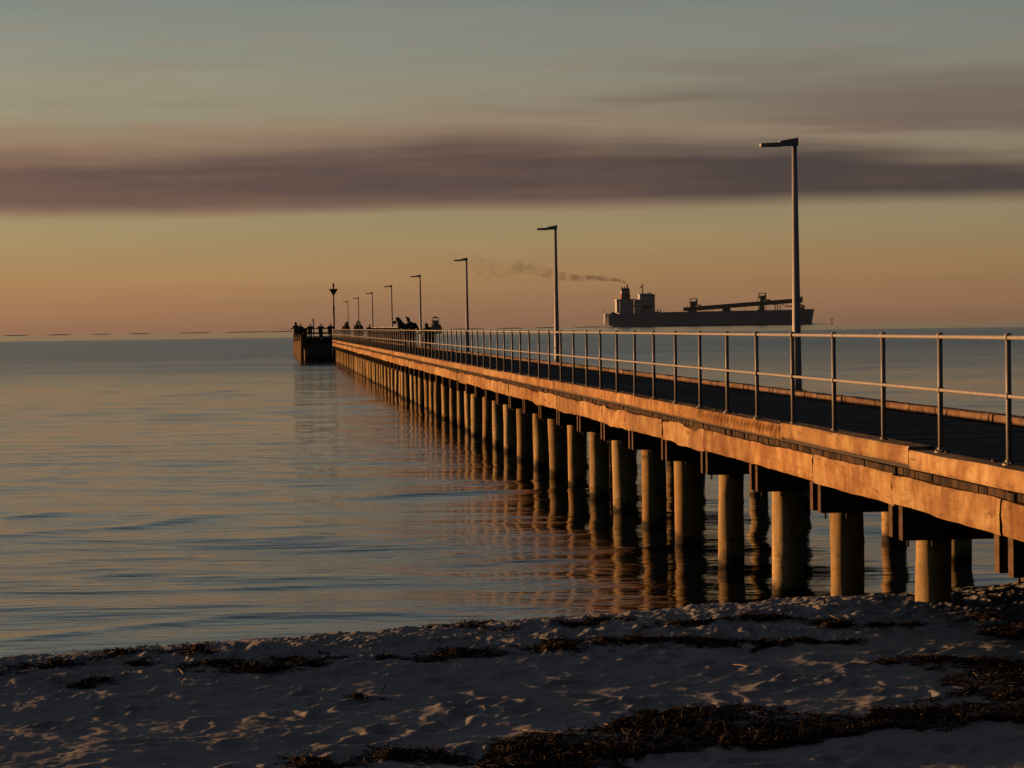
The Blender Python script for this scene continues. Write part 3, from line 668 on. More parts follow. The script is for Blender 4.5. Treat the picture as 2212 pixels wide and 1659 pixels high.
for nm,z in (('top_rail',3.0),('middle_rail',2.55)):
    mb=MB(); mb.box(HV0+.40,HV0+.48,HU0+.3,HU1,z-.05,z+.04); mb.build(nm,M['headwood'],sr)
for k in range(26):
    mb=MB(); u=HU0+1.5+k*3.0
    if u>HU1: break
    mb.box(HV0+.38,HV0+.50,u,u+.12,1.95,2.95); mb.build('post',M['headwood'],sr)
# triangular sea mark at the root of the platform
q=Pw(HU0+2,5.66,0); tm=thing('navigation_mark','tall dark post with a downward pointing triangle and a lantern on top','navigation mark',q,TH)
mb=MB(); mb.tube([(0,0,DZ),(0,0,5.05)],.085,12); mb.tube([(0,0,5.05),(0,0,6.75)],.06,12); mb.build('pole',M['black'],tm)
mb=MB(); V=[(-.42,-.11,6.62),(.42,-.11,6.62),(0,-.11,5.92)]; mb.add(V+[(x,y+.04,z) for x,y,z in V],[(0,2,1),(3,4,5),(0,1,4,3),(1,2,5,4),(2,0,3,5)]); mb.build('triangle_board',M['black'],tm)
mb=MB(); mb.tube([(0,0,6.75),(0,0,6.82)],.10,12,False); mb.tube([(0,0,6.82),(0,0,7.06)],.085,12); mb.tube([(0,0,7.06),(0,0,7.14)],[.095,.03],12); mb.build('lantern',M['black'],tm)
# added table shape, stands in for lit pier timber seen through the railing
bt=thing('bait_table','small pale timber bait table behind the platform railing','table',Pw(HU0+.9,4.9,DZ),TH)
mb=MB(); mb.box(-.4,.42,-.25,.25,.30,.36); mb.build('table_top',M['timber'],bt)
for a in (-.34,.30):
    mb=MB(); mb.box(a,a+.06,-.2,.2,0,.30); mb.build('leg',M['timber'],bt)
# ------------------------------------------------------------------ people
def limb(mb,pts,rs,n=12,g=0,flat=1):
    mb.tube(pts,[r+g for r in rs],n,True,True,flat)
    for p,r in zip(pts,rs): mb.ell(p,(r+g,r+g,r+g),n,8)
def remesh(o,vx,sm=4):
    r=o.modifiers.new('r','REMESH'); r.mode='VOXEL'; r.voxel_size=vx; r.use_smooth_shade=True
    s=o.modifiers.new('s','SMOOTH'); s.iterations=sm; s.factor=.5
    dg=bpy.context.evaluated_depsgraph_get(); me=bpy.data.meshes.new_from_object(o.evaluated_get(dg)); o.modifiers.clear(); o.data=me
def hand(mb,w,h,palm):
    w=Vector(w); d=(Vector(h)-w).normalized(); p=Vector(palm); s=d.cross(p).normalized(); p=s.cross(d).normalized()
    mb.ell(w+d*.05,(.04,.04,.018),10,6,Matrix([s,d,p]).transposed())
    for i,(o_,L) in enumerate(((-.028,.075),(-.010,.085),(.010,.08),(.028,.062))):
        b=w+d*.085+s*o_; a1=b+d*L*.45+p*.008; a2=b+d*L*.8+p*.03; mb.tube([b-d*.02,b,a1,a2],[.010,.010,.009,.0075],6)
    b=w+d*.03-s*.035; mb.tube([w+d*.015-s*.01,b,b+d*.03-s*.018+p*.012,b+d*.055-s*.018+p*.03],[.012,.012,.010,.008],6)
STAND=dict(hip=(0,0,.93),chest=(0,.01,1.28),neck=(0,.0,1.47),head=(0,.02,1.60),sh=.185,shz=1.40,shy=0,
  eL=(-.27,-.03,1.13),hL=(-.25,.08,.90),eR=(.27,-.03,1.13),hR=(.25,.08,.90),kL=(-.11,.04,.50),aL=(-.12,0,.09),kR=(.11,.04,.50),aR=(.12,0,.09))
def person(label,loc,rz,pose={},coat='coat_black',legs='trouser',scale=1,hood=False,hair='short',group=None,long_coat=False,vx=.012,bun=False):
    P=dict(STAND); P.update(pose); V=Vector
    t=thing('person',label,'person',loc,rz,group); t.scale=(scale,)*3
    hip,ch,nk,hdp=[V(P[k]) for k in('hip','chest','neck','head')]
    up=(nk-ch).normalized(); shc=nk-up*.09+V((0,P['shy'],0)); ax=V(P.get('shax',(1,0,0))).normalized()
    sL,sR=shc-ax*P['sh'],shc+ax*P['sh']
    hL,hR=hip-ax*.09,hip+ax*.09
    def torso(mb,g):
        rot=None
        limb(mb,[hip-V((0,0,.02)),(hip+ch)/2,ch,shc],[.125,.120,.135,.10],14,g)
        limb(mb,[hL,hR],[.115,.115],12,g); limb(mb,[sL,shc,sR],[.060,.085,.060],12,g); limb(mb,[ch-ax*.06,ch+ax*.06],[.12,.12],12,g)
    def arms(mb,g):
        for s,e,h in((sL,P['eL'],P['hL']),(sR,P['eR'],P['hR'])):
            e,h=V(e),V(h); limb(mb,[s,s.lerp(e,.5),e],[.056,.048,.041],10,g); limb(mb,[e,e.lerp(h,.4),h],[.041,.038,.027],10,g)
    def legs_(mb,g):
        for h,k,a in((hL,P['kL'],P['aL']),(hR,P['kR'],P['aR'])):
            k,a=V(k),V(a); limb(mb,[h,h.lerp(k,.5),k],[.095,.078,.056],10,g); limb(mb,[k,k.lerp(a,.35),a],[.056,.057,.038],10,g)
    body=MB(); torso(body,0); arms(body,0); legs_(body,0)
    limb(body,[nk-up*.03,nk,hdp-(hdp-nk)*.4],[.062,.056,.054],10)
    hup=(hdp-nk).normalized(); fw=V(P.get('face',(0,1,0))).normalized(); sd_=fw.cross(hup).normalized(); fw=hup.cross(sd_).normalized()
    rot=Matrix([sd_,fw,hup]).transposed()
    body.ell(hdp+hup*.03,(.074,.092,.105),14,10,rot); body.ell(hdp-hup*.045+fw*.022,(.055,.062,.060),12,8,rot)
    body.ell(hdp+fw*.098-hup*.012,(.012,.020,.022),8,6,rot)                       # nose
    body.ell(hdp+fw*.088-hup*.055,(.024,.010,.009),8,6,rot)                       # mouth
    for s in(-1,1):
        body.ell(hdp+sd_*.076*s-hup*.005-fw*.005,(.010,.018,.030),8,6,rot); body.ell(hdp+fw*.080+sd_*.031*s+hup*.018,(.013,.012,.008),8,6,rot)
    for e,h,s in((P['eL'],P['hL'],-1),(P['eR'],P['hR'],1)):
        e,h=V(e),V(h); d=(h-e).normalized(); hand(body,h,h+d,(-s*.8,.3,-.2))
    for a in(P['aL'],P['aR']):
        a=V(a); ff=V(P.get('foot',(0,1,0))); limb(body,[a-ff*.05+V((0,0,-.04)),a+ff*.06+V((0,0,-.045)),a+ff*.16+V((0,0,-.055))],[.040,.040,.030],8)
    bo=body.build('body',M['skin'],t); remesh(bo,vx,2)
    c=MB(); torso(c,.022); arms(c,.016); limb(c,[nk-up*.04,nk+up*.01],[.078,.07],10)
    if long_coat: limb(c,[hip,hip+V((0,0,-.3)),hip+V((0,0,-.55))],[.17,.20,.22],14)
    if hood: c.ell(hdp+hup*.03-fw*.015,(.105,.120,.135),14,10,rot); limb(c,[hdp+hup*.10-fw*.01,hdp+hup*.20-fw*.03],[.07,.02],10); limb(c,[hdp-hup*.07-fw*.03,nk],[.10,.11],10)
    co_=c.build('jacket',M[coat],t); remesh(co_,.018,3)
    l=MB(); legs_(l,.014); limb(l,[hL,hR],[.12,.12],12,.008); lo=l.build('trousers',M[legs],t); remesh(lo,.018,2)
    sh=MB()
    for a in(P['aL'],P['aR']):
        a=V(a); ff=V(P.get('foot',(0,1,0))); limb(sh,[a+V((0,0,.03)),a+V((0,0,-.04))],[.048,.05],8); limb(sh,[a-ff*.05+V((0,0,-.045)),a+ff*.06+V((0,0,-.045)),a+ff*.17+V((0,0,-.055))],[.045,.046,.036],8)
    so_=sh.build('shoes',M['black'],t); remesh(so_,.015,2)
    if not hood:
        h=MB(); h.ell(hdp+hup*.045-fw*.018,(.086,.098,.102),14,10,rot)
        if hair=='long': h.ell(hdp-hup*.06-fw*.04,(.115,.09,.20),12,8,rot); h.ell(hdp+hup*.05-fw*.02,(.11,.115,.12),12,8,rot)
        if bun: h.ell(hdp+hup*.165-fw*.02,(.042,.042,.05),10,8,rot); h.tube([tuple(hdp+hup*.12-fw*.02),tuple(hdp+hup*.17-fw*.02)],.03,8)
        h.build('hair',M['hair'],t)
    return t
def at_px(px,u):       # point on the pier deck seen in column px at distance u
    v=(px-590)*(u*math.cos(TH))/FPX
    for _ in range(4): v=(px-590)*math.cos(TH)*(u*math.cos(TH)+v*math.sin(TH))/FPX
    return v
PD=1.765
# the couple
lean=dict(hip=(0,0,.90),chest=(-.14,.03,1.24),neck=(-.28,.04,1.42),head=(-.38,.05,1.54),face=(-.3,-1,.1),
   eL=(-.38,-.05,1.10),hL=(-.25,-.16,.95),eR=(.05,-.10,1.02),hR=(.16,-.02,1.18),shax=(.8,.1,-.5),kL=(-.06,.05,.48),kR=(.15,.03,.48),aR=(.17,-.02,.09),aL=(-.04,.02,.09))
person('person with bushy dark hair leaning back to the left in a grey jacket',Pw(117,at_px(881,117),PD),TH+R(8),lean,'coat_grey','trouser_tan',1.03,False,'long',None)
prd=dict(hip=(0,0,.93),chest=(.0,.0,1.28),neck=(-.07,-.02,1.46),head=(-.17,-.03,1.58),face=(-.9,-.3,.25),eL=(-.28,-.16,1.12),hL=(-.32,-.26,1.22),eR=(.30,-.10,1.14),hR=(.10,-.26,1.08),kL=(-.11,.0,.5),aL=(-.14,.06,.09),aR=(.16,-.08,.09))
person('person in black jacket with hair in a topknot bending towards their companion',Pw(117.4,at_px(892,117.4),PD),TH,prd,'coat_black','trouser',1.0,False,'short',None,bun=True)
# the hooded person with a pushchair
hp=dict(hip=(0,0,.85),chest=(0,.10,1.10),neck=(-.02,.16,1.24),head=(-.03,.20,1.34),eL=(-.36,.12,1.02),hL=(-.40,.36,.98),eR=(.33,.10,.92),hR=(.36,.34,.95),face=(0,1,-.1),kL=(-.12,.08,.46),kR=(.13,-.02,.46),aR=(.14,-.16,.09),aL=(-.13,.08,.09))
person('stooping person in a pointed dark hood behind the covered pushchair',Pw(122,at_px(926,122),PD),TH+R(6),hp,'coat_black','trouser',.96,True)
pc=thing('pushchair','dark covered pushchair in front of the hooded person on the deck','pushchair',Pw(122.8,at_px(927,122.8),PD),TH)
mb=MB()
mb.ell((0,.05,.62),(.30,.36,.30),16,10); mb.ell((0,.22,.78),(.27,.22,.26),14,10); mb.build('seat_and_hood',M['coat_brown'],pc)
mb=MB()
for s in(-1,1):
    mb.tube([(s*.30,.45,.16),(s*.28,.05,.45),(s*.27,-.42,.98)],.016,8); mb.tube([(s*.31,-.38,.16),(s*.27,.12,.5)],.016,8)
mb.tube([(-.27,-.42,.98),(.27,-.42,.98)],.02,8); mb.build('frame',M['rust'],pc)
for s in(-1,1):
    for y,r in((.45,.14),(-.38,.16)):
        mb=MB(); mb.tube([(s*.34,y,r),(s*.30,y,r)],r,18,False); mb.tube([(s*.345,y,r),(s*.295,y,r)],r*.25,10,False); mb.build('wheel',M['black'],pc)
# anglers along the front rail of the platform, elbows out on the rail
elb=dict(hip=(0,-.28,.93),chest=(0,-.08,1.20),neck=(0,.06,1.33),head=(0,.13,1.43),face=(0,1,-.25),eL=(-.36,.20,1.10),hL=(-.06,.30,1.12),eR=(.36,.20,1.10),hR=(.06,.30,1.12),shz=1.3)
AL=[(651,'person leaning on the platform railing, second from its left corner','coat_black'),(672,'person leaning on the railing just left of the pale post with a cross','coat_olive'),
 (695,'person leaning with elbows out on the platform railing, right of the pale post','coat_black'),(715.5,'person leaning on the railing end directly left of the triangle mark pole','coat_navy')]
for px,lb,ct in AL: person(lb,Pw(HU0+.62,at_px(px,HU0+.62),DZ),TH+math.pi+random.uniform(-.15,.15),elb,ct,'trouser',.98,False,'short','people leaning along the platform railing',vx=.014)
fp=dict(face=(-1,.1,-.1),eL=(-.30,-.02,1.16),hL=(-.46,.06,1.10),eR=(-.02,-.16,1.14),hR=(-.30,-.06,1.12),chest=(.02,0,1.25),neck=(-.0,0,1.42),head=(-.02,.0,1.55),foot=(-1,0,0))
pa=Pw(HU0+.9,at_px(641,HU0+.9),DZ)
person('angler at the outer left corner of the platform holding a fishing rod',pa,TH,fp,'coat_black','trouser',1.0,True,'short',None,vx=.014)
mb=MB(); mb.tube([(0,0,0),(-.9,-.1,.10),(-1.9,-.2,.12)],[.016,.010,.005],6); tag(mb.build('fishing_rod',M['black'],None,tuple(Vector(pa)+Vector((-.36,0,1.02))),TH),'fishing rod held out over the water from the left corner of the platform','fishing rod')
# huddled groups on the outer pier
G1='people gathered together on the outer pier'
bend=dict(hip=(0,-.02,.91),chest=(.02,.10,1.23),neck=(.05,.18,1.39),head=(.08,.22,1.51),kL=(-.11,.06,.49),kR=(.11,.06,.49),eL=(-.36,.12,1.10),hL=(-.22,.34,1.05),eR=(.37,.12,1.10),hR=(.2,.36,1.05))
ppl=[(741.5,224,'hunched person at the left end of the small huddle by the triangle mark',bend,1.0,-70,'coat_brown',False),(748.5,222,'short person in the middle of the small huddle by the triangle mark',STAND,.92,180,'coat_navy',True),(755,221,'person at the right of the small huddle, in front of the smallest lamp post',bend,1.06,60,'coat_black',True),
 (769.5,213,'leftmost person of the larger huddle, bending left',bend,1.12,-80,'coat_black',False),(772.5,215,'tall person partly hidden behind the lamp post in the larger huddle',STAND,.98,170,'coat_brown',False),(778,212,'person in a hood in the middle of the larger huddle',STAND,.95,180,'coat_navy',True),(784.5,210,'person at the right end of the larger huddle, leaning right',bend,1.04,80,'coat_black',False),(800,205,'lone bending person just left of a lamp post on the outer pier',bend,.9,20,'coat_brown',False)]
for px,u,lb,ps,sc,rot,ct,hdd in ppl:
    person(lb,Pw(u,at_px(px,u),PD+.02),TH+R(rot),dict(ps),ct,'trouser',sc,hdd,'short',G1,vx=.016)
# ------------------------------------------------------------------ sea marks beyond
p=at_depth(676.5,690,420); xm=thing('special_mark','pale post with an X topmark standing in the sea behind the platform','sea mark',(p[0],p[1],0),0)
s_=420/FPX; zc=CAMZ+(708.4-691)*s_
mb=MB(); mb.tube([(0,0,-2),(0,0,CAMZ+(708.4-694.5)*s_)],.14,14); mb.build('pile',M['white'],xm)
mb=MB()
for sg in(-1,1): mb.tube([(-.24*sg,0,zc-.26),(.24*sg,0,zc+.26)],.05,8)
mb.tube([(0,0,zc-.3),(0,0,zc)],.04,8); mb.build('topmark',M['rust'],xm)
p=at_depth(940.5,700,1250); s_=1250/FPX; zb=sea_z(1250)
lb=thing('lattice_beacon','pale lattice beacon tower with a pointed roof standing in the sea','beacon',(p[0],p[1],zb),0)
lat=simple('faded_steel',(.30,.26,.23),(.38,.34,.30),3,.8)  # distance haze is put into this pale base colour
def hz(y): return CAMZ+(704.7-y)*s_-zb
mb=MB(); w0,w1=2.6,1.55; ztop=hz(692)
for sx in(-1,1):
    for sy in(-1,1): mb.tube([(sx*w0,sy*w0,-2),(sx*w1,sy*w1,ztop)],.13,6); mb.tube([(sx*w1,sy*w1,ztop),(sx*w1,sy*w1,hz(686.5))],.09,6)
mb.build('leg',lat,lb)
mb=MB(); L=6
for i in range(L):
    z0,z1=ztop*i/L,ztop*(i+1)/L; a0,a1=w0+(w1-w0)*i/L,w0+(w1-w0)*(i+1)/L
    for (ax_,s) in((0,-1),(0,1),(1,-1),(1,1)):
        def q_(a,k,z): return (a*k,a*s,z) if ax_==0 else (a*s,a*k,z)
        mb.tube([q_(a0,-1,z0),q_(a1,1,z1)],.09,5); mb.tube([q_(a0,1,z0),q_(a1,-1,z1)],.09,5); mb.tube([q_(a1,-1,z1),q_(a1,1,z1)],.09,5)
mb.build('bracing',lat,lb)
mb=MB(); mb.box(-1.75,1.75,-1.75,1.75,ztop,ztop+.12); mb.box(-1.3,1.3,-1.3,1.3,ztop*.45,ztop-.2); mb.build('platform',lat,lb)
mb=MB(); z0=hz(687.5); mb.add([(-2.1,-2.1,z0),(2.1,-2.1,z0),(2.1,2.1,z0),(-2.1,2.1,z0),(0,0,hz(683))],[(0,3,2,1),(0,1,4),(1,2,4),(2,3,4),(3,0,4)]); mb.build('roof',lat,lb)
mb=MB(); mb.box(-3.2,3.2,-2.4,2.4,-1.0,hz(706)); mb.ell((-1.2,0,hz(703.5)),(1.4,1.4,1.0)); mb.ell((1.6,0,hz(704)),(1.2,1.2,.9)); mb.build('base',lat,lb)
p=at_depth(1797,692,3000); bz=sea_z(3000); s_=3000/FPX; bu=thing('channel_buoy','tiny dark channel buoy on the horizon right of the ship bow','buoy',(p[0],p[1],bz),0)
mb=MB(); mb.tube([(0,0,-1),(0,0,1.2)],[1.5,1.2],12); mb.tube([(0,0,1.2),(0,0,4.2)],[.35,.2],8); mb.build('float',M['black'],bu)
mb=MB(); mb.box(-.75,.75,-.75,.75,4.2,6.2); mb.build('topmark',M['black'],bu)
def swell_standin(x0,x1,lab):  # dark swell lines on the horizon, modelled as added solid mounds
    xc=(x0+x1)/2; Yd=3200; p=at_depth(xc,712,Yd); L=(x1-x0)*Yd/FPX/2*1.35; mb=MB(); n=14; V=[];fs=[]
    for i in range(n+1):
        t=-1+2*i/n; h=(1-t*t)**.7*.75*(1+.25*math.sin(i*2.1)); V+= [(t*L,-7*(1-t*t)-.2,-.5),(t*L,0,h),(t*L,7*(1-t*t)+.2,-.5)]
    for i in range(n): a=i*3; fs+=[(a,a+3,a+4,a+1),(a+1,a+4,a+5,a+2)]
    mb.add(V,fs,True); tag(mb.build('shoal',M['headwood'],None,(p[0],p[1],sea_z(Yd)+.25),-ROLL*0),lab,'shoal','low dark shoals along the horizon')
SL=['low dark shoal at the extreme left end of the horizon','low dark shoal second from the left end of the horizon','low dark shoal third from the left end of the horizon','low dark shoal fourth from the left end of the horizon','low dark shoal fifth from the left, well clear of the platform','low dark shoal sixth from the left, nearing the platform','low dark shoal just left of the fishing platform','low dark shoal right of the lattice beacon, crossed by the third lamp post','low dark shoal midway between the third and second lamp posts','low dark shoal crossed by the second lamp post','low dark shoal touching the stern of the ship']
for (a,b_),l in zip([(14,53),(107,147),(204,234),(283,318),(395,447),(500,576),(586,634),(979,1036),(1081,1124),(1157,1203),(1250,1308)],SL): swell_standin(a,b_,l)
# ------------------------------------------------------------------ ship
SD=2800.0; p0=at_depth(1305.6,706,SD); WLZ=sea_z(SD)
ship=thing('cargo_ship','dark grey bulk carrier with white superstructure, orange banded funnel and long deck boom','ship',(p0[0],p0[1],WLZ),R(4.5))
M['hull']=simple('grey_hull',(.34,.38,.43),(.38,.42,.47),.05,.6); M['gear']=simple('grey_gear',(.09,.095,.10),(.12,.125,.13),.2,.7)
M['super']=simple('white_superstructure',(.60,.60,.60),(.72,.72,.72),.15,.6); M['red']=simple('orange_band',(.42,.07,.025),(.50,.09,.03),.5,.6); M['redbot']=simple('red_antifouling',(.10,.03,.02),(.13,.04,.025),.3,.7)
B=16.0
st=[(0,.55,.35,15.4,3.8),(4,.72,.55,15.3,2.2),(9,.85,.72,15.2,-1),(20,.97,.9,15.0,-3),(40,1,1,14.9,-3),(55,1,1,14.9,-3),(60,1,1,15.9,-3),(100,1,1,15.4,-3),(150,1,1,15.9,-3),(190,1,1,16.4,-3),(206,.95,.85,16.6,-3),(216,.82,.60,16.9,-3),(224,.62,.34,17.1,-3),(230,.42,.16,17.2,-3),(235,.20,.03,17.2,-3),(238,.03,.005,17.2,-2)]
mb=MB(); V=[]
for X_,bd_,bw,hd_,kz in st:
    fx=0 if X_<200 else (X_-200)/38*3.0
    for sg in(-1,1):
        ys=[(bw*.9,kz,-fx),(bw,max(kz,0)+.01,-fx),((bw+bd_)/2,max(kz,0)+(hd_-max(kz,0))*.45,-fx*.6),(bd_,hd_*.97,0),(bd_,hd_,0)]
        if sg==1: ys=ys[::-1]
        V+=[(X_+o_,sg*y_*B,z_) for y_,z_,o_ in ys]
k=10; fs=[]
for i in range(len(st)-1):
    for j in range(k): a=i*k+j; b_=i*k+(j+1)%k; fs.append((a,a+k,b_+k,b_))
fs.append(tuple(range(k))); fs.append(tuple((len(st)-1)*k+j for j in range(k))[::-1]); mb.add(V,fs); hull_=mb.build('hull',M['hull'],ship)
mb=MB(); mb.box(60,200,-16.12,-16.02,-.5,1.7); mb.build('waterline_band',M['redbot'],hull_)
mb=MB(); mb.box(113,126,-16.1,-16.02,10.6,11.0); mb.build('load_line_mark',M['white'],hull_)
mb=MB(); mb.box(62,205,-16.15,-16.02,12.9,13.15); mb.build('rubbing_strake',M['gear'],hull_)
mb=MB()
for x in np.arange(1,56,2.2): mb.tube([(x,-13.4 if x>8 else -11.5,15),(x,-13.4 if x>8 else -11.5,16.1)],.06,4)
for x in np.arange(205,232,2.2): mb.tube([(x,-16+(x-200)*.36,16.6),(x,-16+(x-200)*.36,17.9)],.06,4)
mb.tube([(8,-13.4,16.1),(56,-13.4,16.1)],.06,4); mb.build('guard_rail',M['gear'],ship)
def sbox(mb,x0,x1,hw,z0,z1,yc=0): mb.box(x0,x1,yc-hw,yc+hw,z0,z1)
mb=MB(); sbox(mb,16.3,32,11,14.8,31); mb.hexa([(13.3,-8,16),(16.3,-8,16),(16.3,8,16),(13.3,8,16),(13.3,-8,28.8),(16.3,-8,28.8),(16.3,8,28.8),(13.3,8,28.8)]); sbox(mb,12.9,17.5,9.5,28.9,31.1); sbox(mb,15.5,33.5,12,30.9,31.3)
cas=mb.build('engine_casing',M['super'],ship)
mb=MB()
def fun(z0,z1,x0,x1,x2,x3,hw0,hw1,m_,name,par):
    mb=MB(); mb.hexa([(x0,-hw0,z0),(x1,-hw0,z0),(x1,hw0,z0),(x0,hw0,z0),(x2,-hw1,z1),(x3,-hw1,z1),(x3,hw1,z1),(x2,hw1,z1)]); return mb.build(name,m_,par)
fn_=fun(31.3,37.8,18.8,29.0,19.1,28.6,5,4.8,M['red'],'funnel',ship)
fun(37.8,40.8,19.1,28.6,19.3,28.4,4.8,4.7,M['super'],'white_band',fn_); fun(40.8,43.4,19.2,28.5,19.5,28.2,4.75,4.6,M['black'],'black_band',fn_)
mb=MB(); mb.box(19.5,20.6,-4,4,43.4,45.2); mb.tube([(26.3,0,43),(26.3,0,47.7)],.85,10); mb.tube([(23.4,1,43),(23.4,1,44.8)],.8,8); mb.build('exhaust_pipes',M['black'],fn_)
mb=MB(); sbox(mb,36,55.4,14.5,14.8,30.7); sbox(mb,40.0,55.4,12.5,30.7,36.2); sbox(mb,39.3,53.4,11,36.2,37.3); mb.hexa([(48.5,-16,31.8),(55.4,-16,33.2),(55.4,16,33.2),(48.5,16,31.8),(48.5,-16,36.1),(55.4,-16,36.1),(55.4,16,36.1),(48.5,16,36.1)])
br=mb.build('bridge_block',M['super'],ship)
for i in range(9):
    mb=MB(); mb.box(43.2+i*1.25,44.2+i*1.25,-12.56 if i<4 else -16.06,-12.5 if i<4 else -16.0,34.2,35.3); mb.build('window',M['glass'],br)
for r_ in range(4):
    for i in range(7):
        mb=MB(); mb.box(41+i*2.0,41.8+i*2.0,-14.56,-14.5,17.6+r_*3.2,18.7+r_*3.2); mb.build('window',M['glass'],br)
for i in range(3):
    mb=MB(); mb.box(38.5+i*5.2,39.6+i*5.2,-14.6,-14.5,15.0,17.2); mb.build('door',M['black'],br)
for r_ in range(3):
    for i in range(4):
        mb=MB(); mb.box(18.5+i*3.2,19.3+i*3.2,-11.06,-11.0,18+r_*3.6,19+r_*3.6); mb.build('window',M['glass'],cas)
mb=MB(); mb.tube([(43.6,0,37),(43.6,0,48.2)],[.8,.4],8); mb.box(40.8,44,-.5,.5,43.6,44.4); mb.box(41.6,42.4,-.4,.4,44.4,46); mb.box(43,46,-2,2,46.6,47); mb.tube([(42.3,0,46.5),(42.0,0,49.6)],.15,6); mb.tube([(52.5,3,37),(52.5,3,40)],.25,6); mb.tube([(50,-2,37),(50,-2,39)],.25,6); mb.build('radar_mast',M['gear'],ship)
mb=MB(); mb.ell((46.5,-15.3,22.5),(5.2,1.5,2.1)); mb.box(41.5,51.5,-16.2,-14.7,20.0,21.0); mb.build('lifeboat',simple('faded_orange',(.11,.05,.04),(.15,.07,.05),.4,.7),ship)  # shade is put into the lifeboat's dark orange colour
mb=MB(); mb.tube([(33.9,-6,14.9),(33.9,-6,32.3)],.55,8); mb.tube([(33.9,-6,25),(36.2,-6,29.5)],.4,6); mb.box(32.2,35.4,-8,-4,22.6,24.4); mb.build('deck_crane',M['gear'],ship)
mb=MB(); mb.ell((8.6,-7,15.6),(2.2,2.2,1.8)); mb.ell((11.5,-5,15.3),(1.4,1.4,1.1)); mb.tube([(-.2,0,15),(-.2,0,20.8)],.22,6); mb.build('stern_winch',M['gear'],ship)
mb=MB(); mb.tube([(59,-10,14.9),(59,-10,19.3)],.7,8); mb.tube([(62.3,-10,15.8),(62.3,-10,19.3)],[.8,.4],8); mb.box(56.0,60,-12,-8,14.9,17); mb.build('deck_vent',M['gear'],ship)
mb=MB()
def bm(x0,h0,x1,h1,th,hw=3.5): mb.hexa([(x0,-hw,h0-th/2),(x1,-hw,h1-th/2),(x1,hw,h1-th/2),(x0,hw,h0-th/2),(x0,-hw,h0+th/2),(x1,-hw,h1+th/2),(x1,hw,h1+th/2),(x0,hw,h0+th/2)])
bm(88.8,19.1,98,19.3,4.3,4); bm(97,19.2,220,27.2,4.9); bm(216.5,27.7,224.3,27.9,6.0,4); mb.box(223.7,224.9,-1,1,30.5,32.2); mb.build('discharge_boom',M['gear'],ship)
for (x0,x1,zb_,zt,fx0,fx1,ft,sx0,sx1,sz0,sz1,stz) in ((96.4,102.9,15.2,27.5,96.4,105.2,31.0,104.6,109.3,22.6,23.9,23),(175.8,180.3,16,32.9,174.6,183.2,36.3,182.2,187.5,27.5,29,28.2)):
    mb=MB(); mb.box(x0,x1,-5,5,zb_,zt); mb.box(fx0,fx1,-2,2,ft-.8,ft); mb.box(fx0,fx0+.9,-2,2,zt-3,ft); mb.box(fx1-1.6,fx1,-2,2,stz,ft); mb.box(fx0,fx1-1.6,-2,2,zt-.9,zt+.3); mb.box(sx0,sx1,-3,3,sz0,sz1); mb.hexa([(x0-2.5,-5,zb_),(x1+1,-5,zb_),(x1+1,5,zb_),(x0-2.5,5,zb_),(x0,-5,zb_+6),(x1,-5,zb_+6),(x1,5,zb_+6),(x0,5,zb_+6)]); mb.tube([(x0-2.6,-4,zb_),(x0-2.6,-4,zt-1)],.25,6); mb.build('boom_tower',M['gear'],ship)
mb=MB(); mb.tube([(182.6,-4,16),(182.6,-4,28)],.45,6); mb.build('tower_leg',M['gear'],ship)
mb=MB(); mb.hexa([(132,-4,15.5),(143,-4,15.5),(143,4,15.5),(132,4,15.5),(135,-4,20.5),(141.5,-4,20.8),(141.5,4,20.8),(135,4,20.5)]); mb.build('boom_cradle',M['gear'],ship)
mb=MB()
for x,h in((193,22),(195.5,24),(198.5,22.5)): mb.tube([(x,-3,16.4),(x+.3,-3,h)],.55,6)
mb.tube([(191,-3,22.5),(200,-3,24)],.4,6); mb.tube([(200,-3,23),(217,-3,19)],.4,6); mb.tube([(204,-3,20),(216,-3,22)],.35,6); mb.build('hopper_frame',M['gear'],ship)
mb=MB()
for a,b_ in(((217,-4,17),(221.5,-4,24.5)),((226.5,-4,17),(221,-4,24.5)),((218,-4,20.8),(227.5,-4,20)),((221,-4,17),(221,-4,24.8)),((217,-4,24),(226,-4,21))): mb.tube([a,b_],.6,6)
mb.box(219,225.5,-5,-2,17,19.4); mb.build('bow_gantry',M['gear'],ship)
mb=MB(); rg=random.Random(1)
for x in np.arange(66,215,7.5): mb.box(x,x+5.6,-9,9,15.2,15.4+x*.0055+.35)
mb.build('hatch_covers',M['gear'],ship)
mb=MB()
for x,h in((121,17.6),(157.5,20.2),(117,17)): mb.tube([(x,-8,15.5),(x,-8,h)],.22,6)
mb.build('deck_pole',M['gear'],ship)
# waves pushed up by the bow and left by the stern
mb=MB(); n=20; V=[];fs=[]
for i in range(n+1):
    t=i/n; x=228+t*30; h=1.9*(1-t)**.8*(.85+.25*math.sin(t*11)); V+=[(x,-16*(1-t)-3,-.4),(x,-8*(1-t)-1,h),(x,4,-.4)]
for i in range(n): a=i*3; fs+=[(a,a+3,a+4,a+1),(a+1,a+4,a+5,a+2)]
mb.add(V,fs,True); o=mb.build('bow_wave',bpy.data.materials['sea_water'],None,(p0[0],p0[1],WLZ),R(4.5)); tag(o,kind='structure')
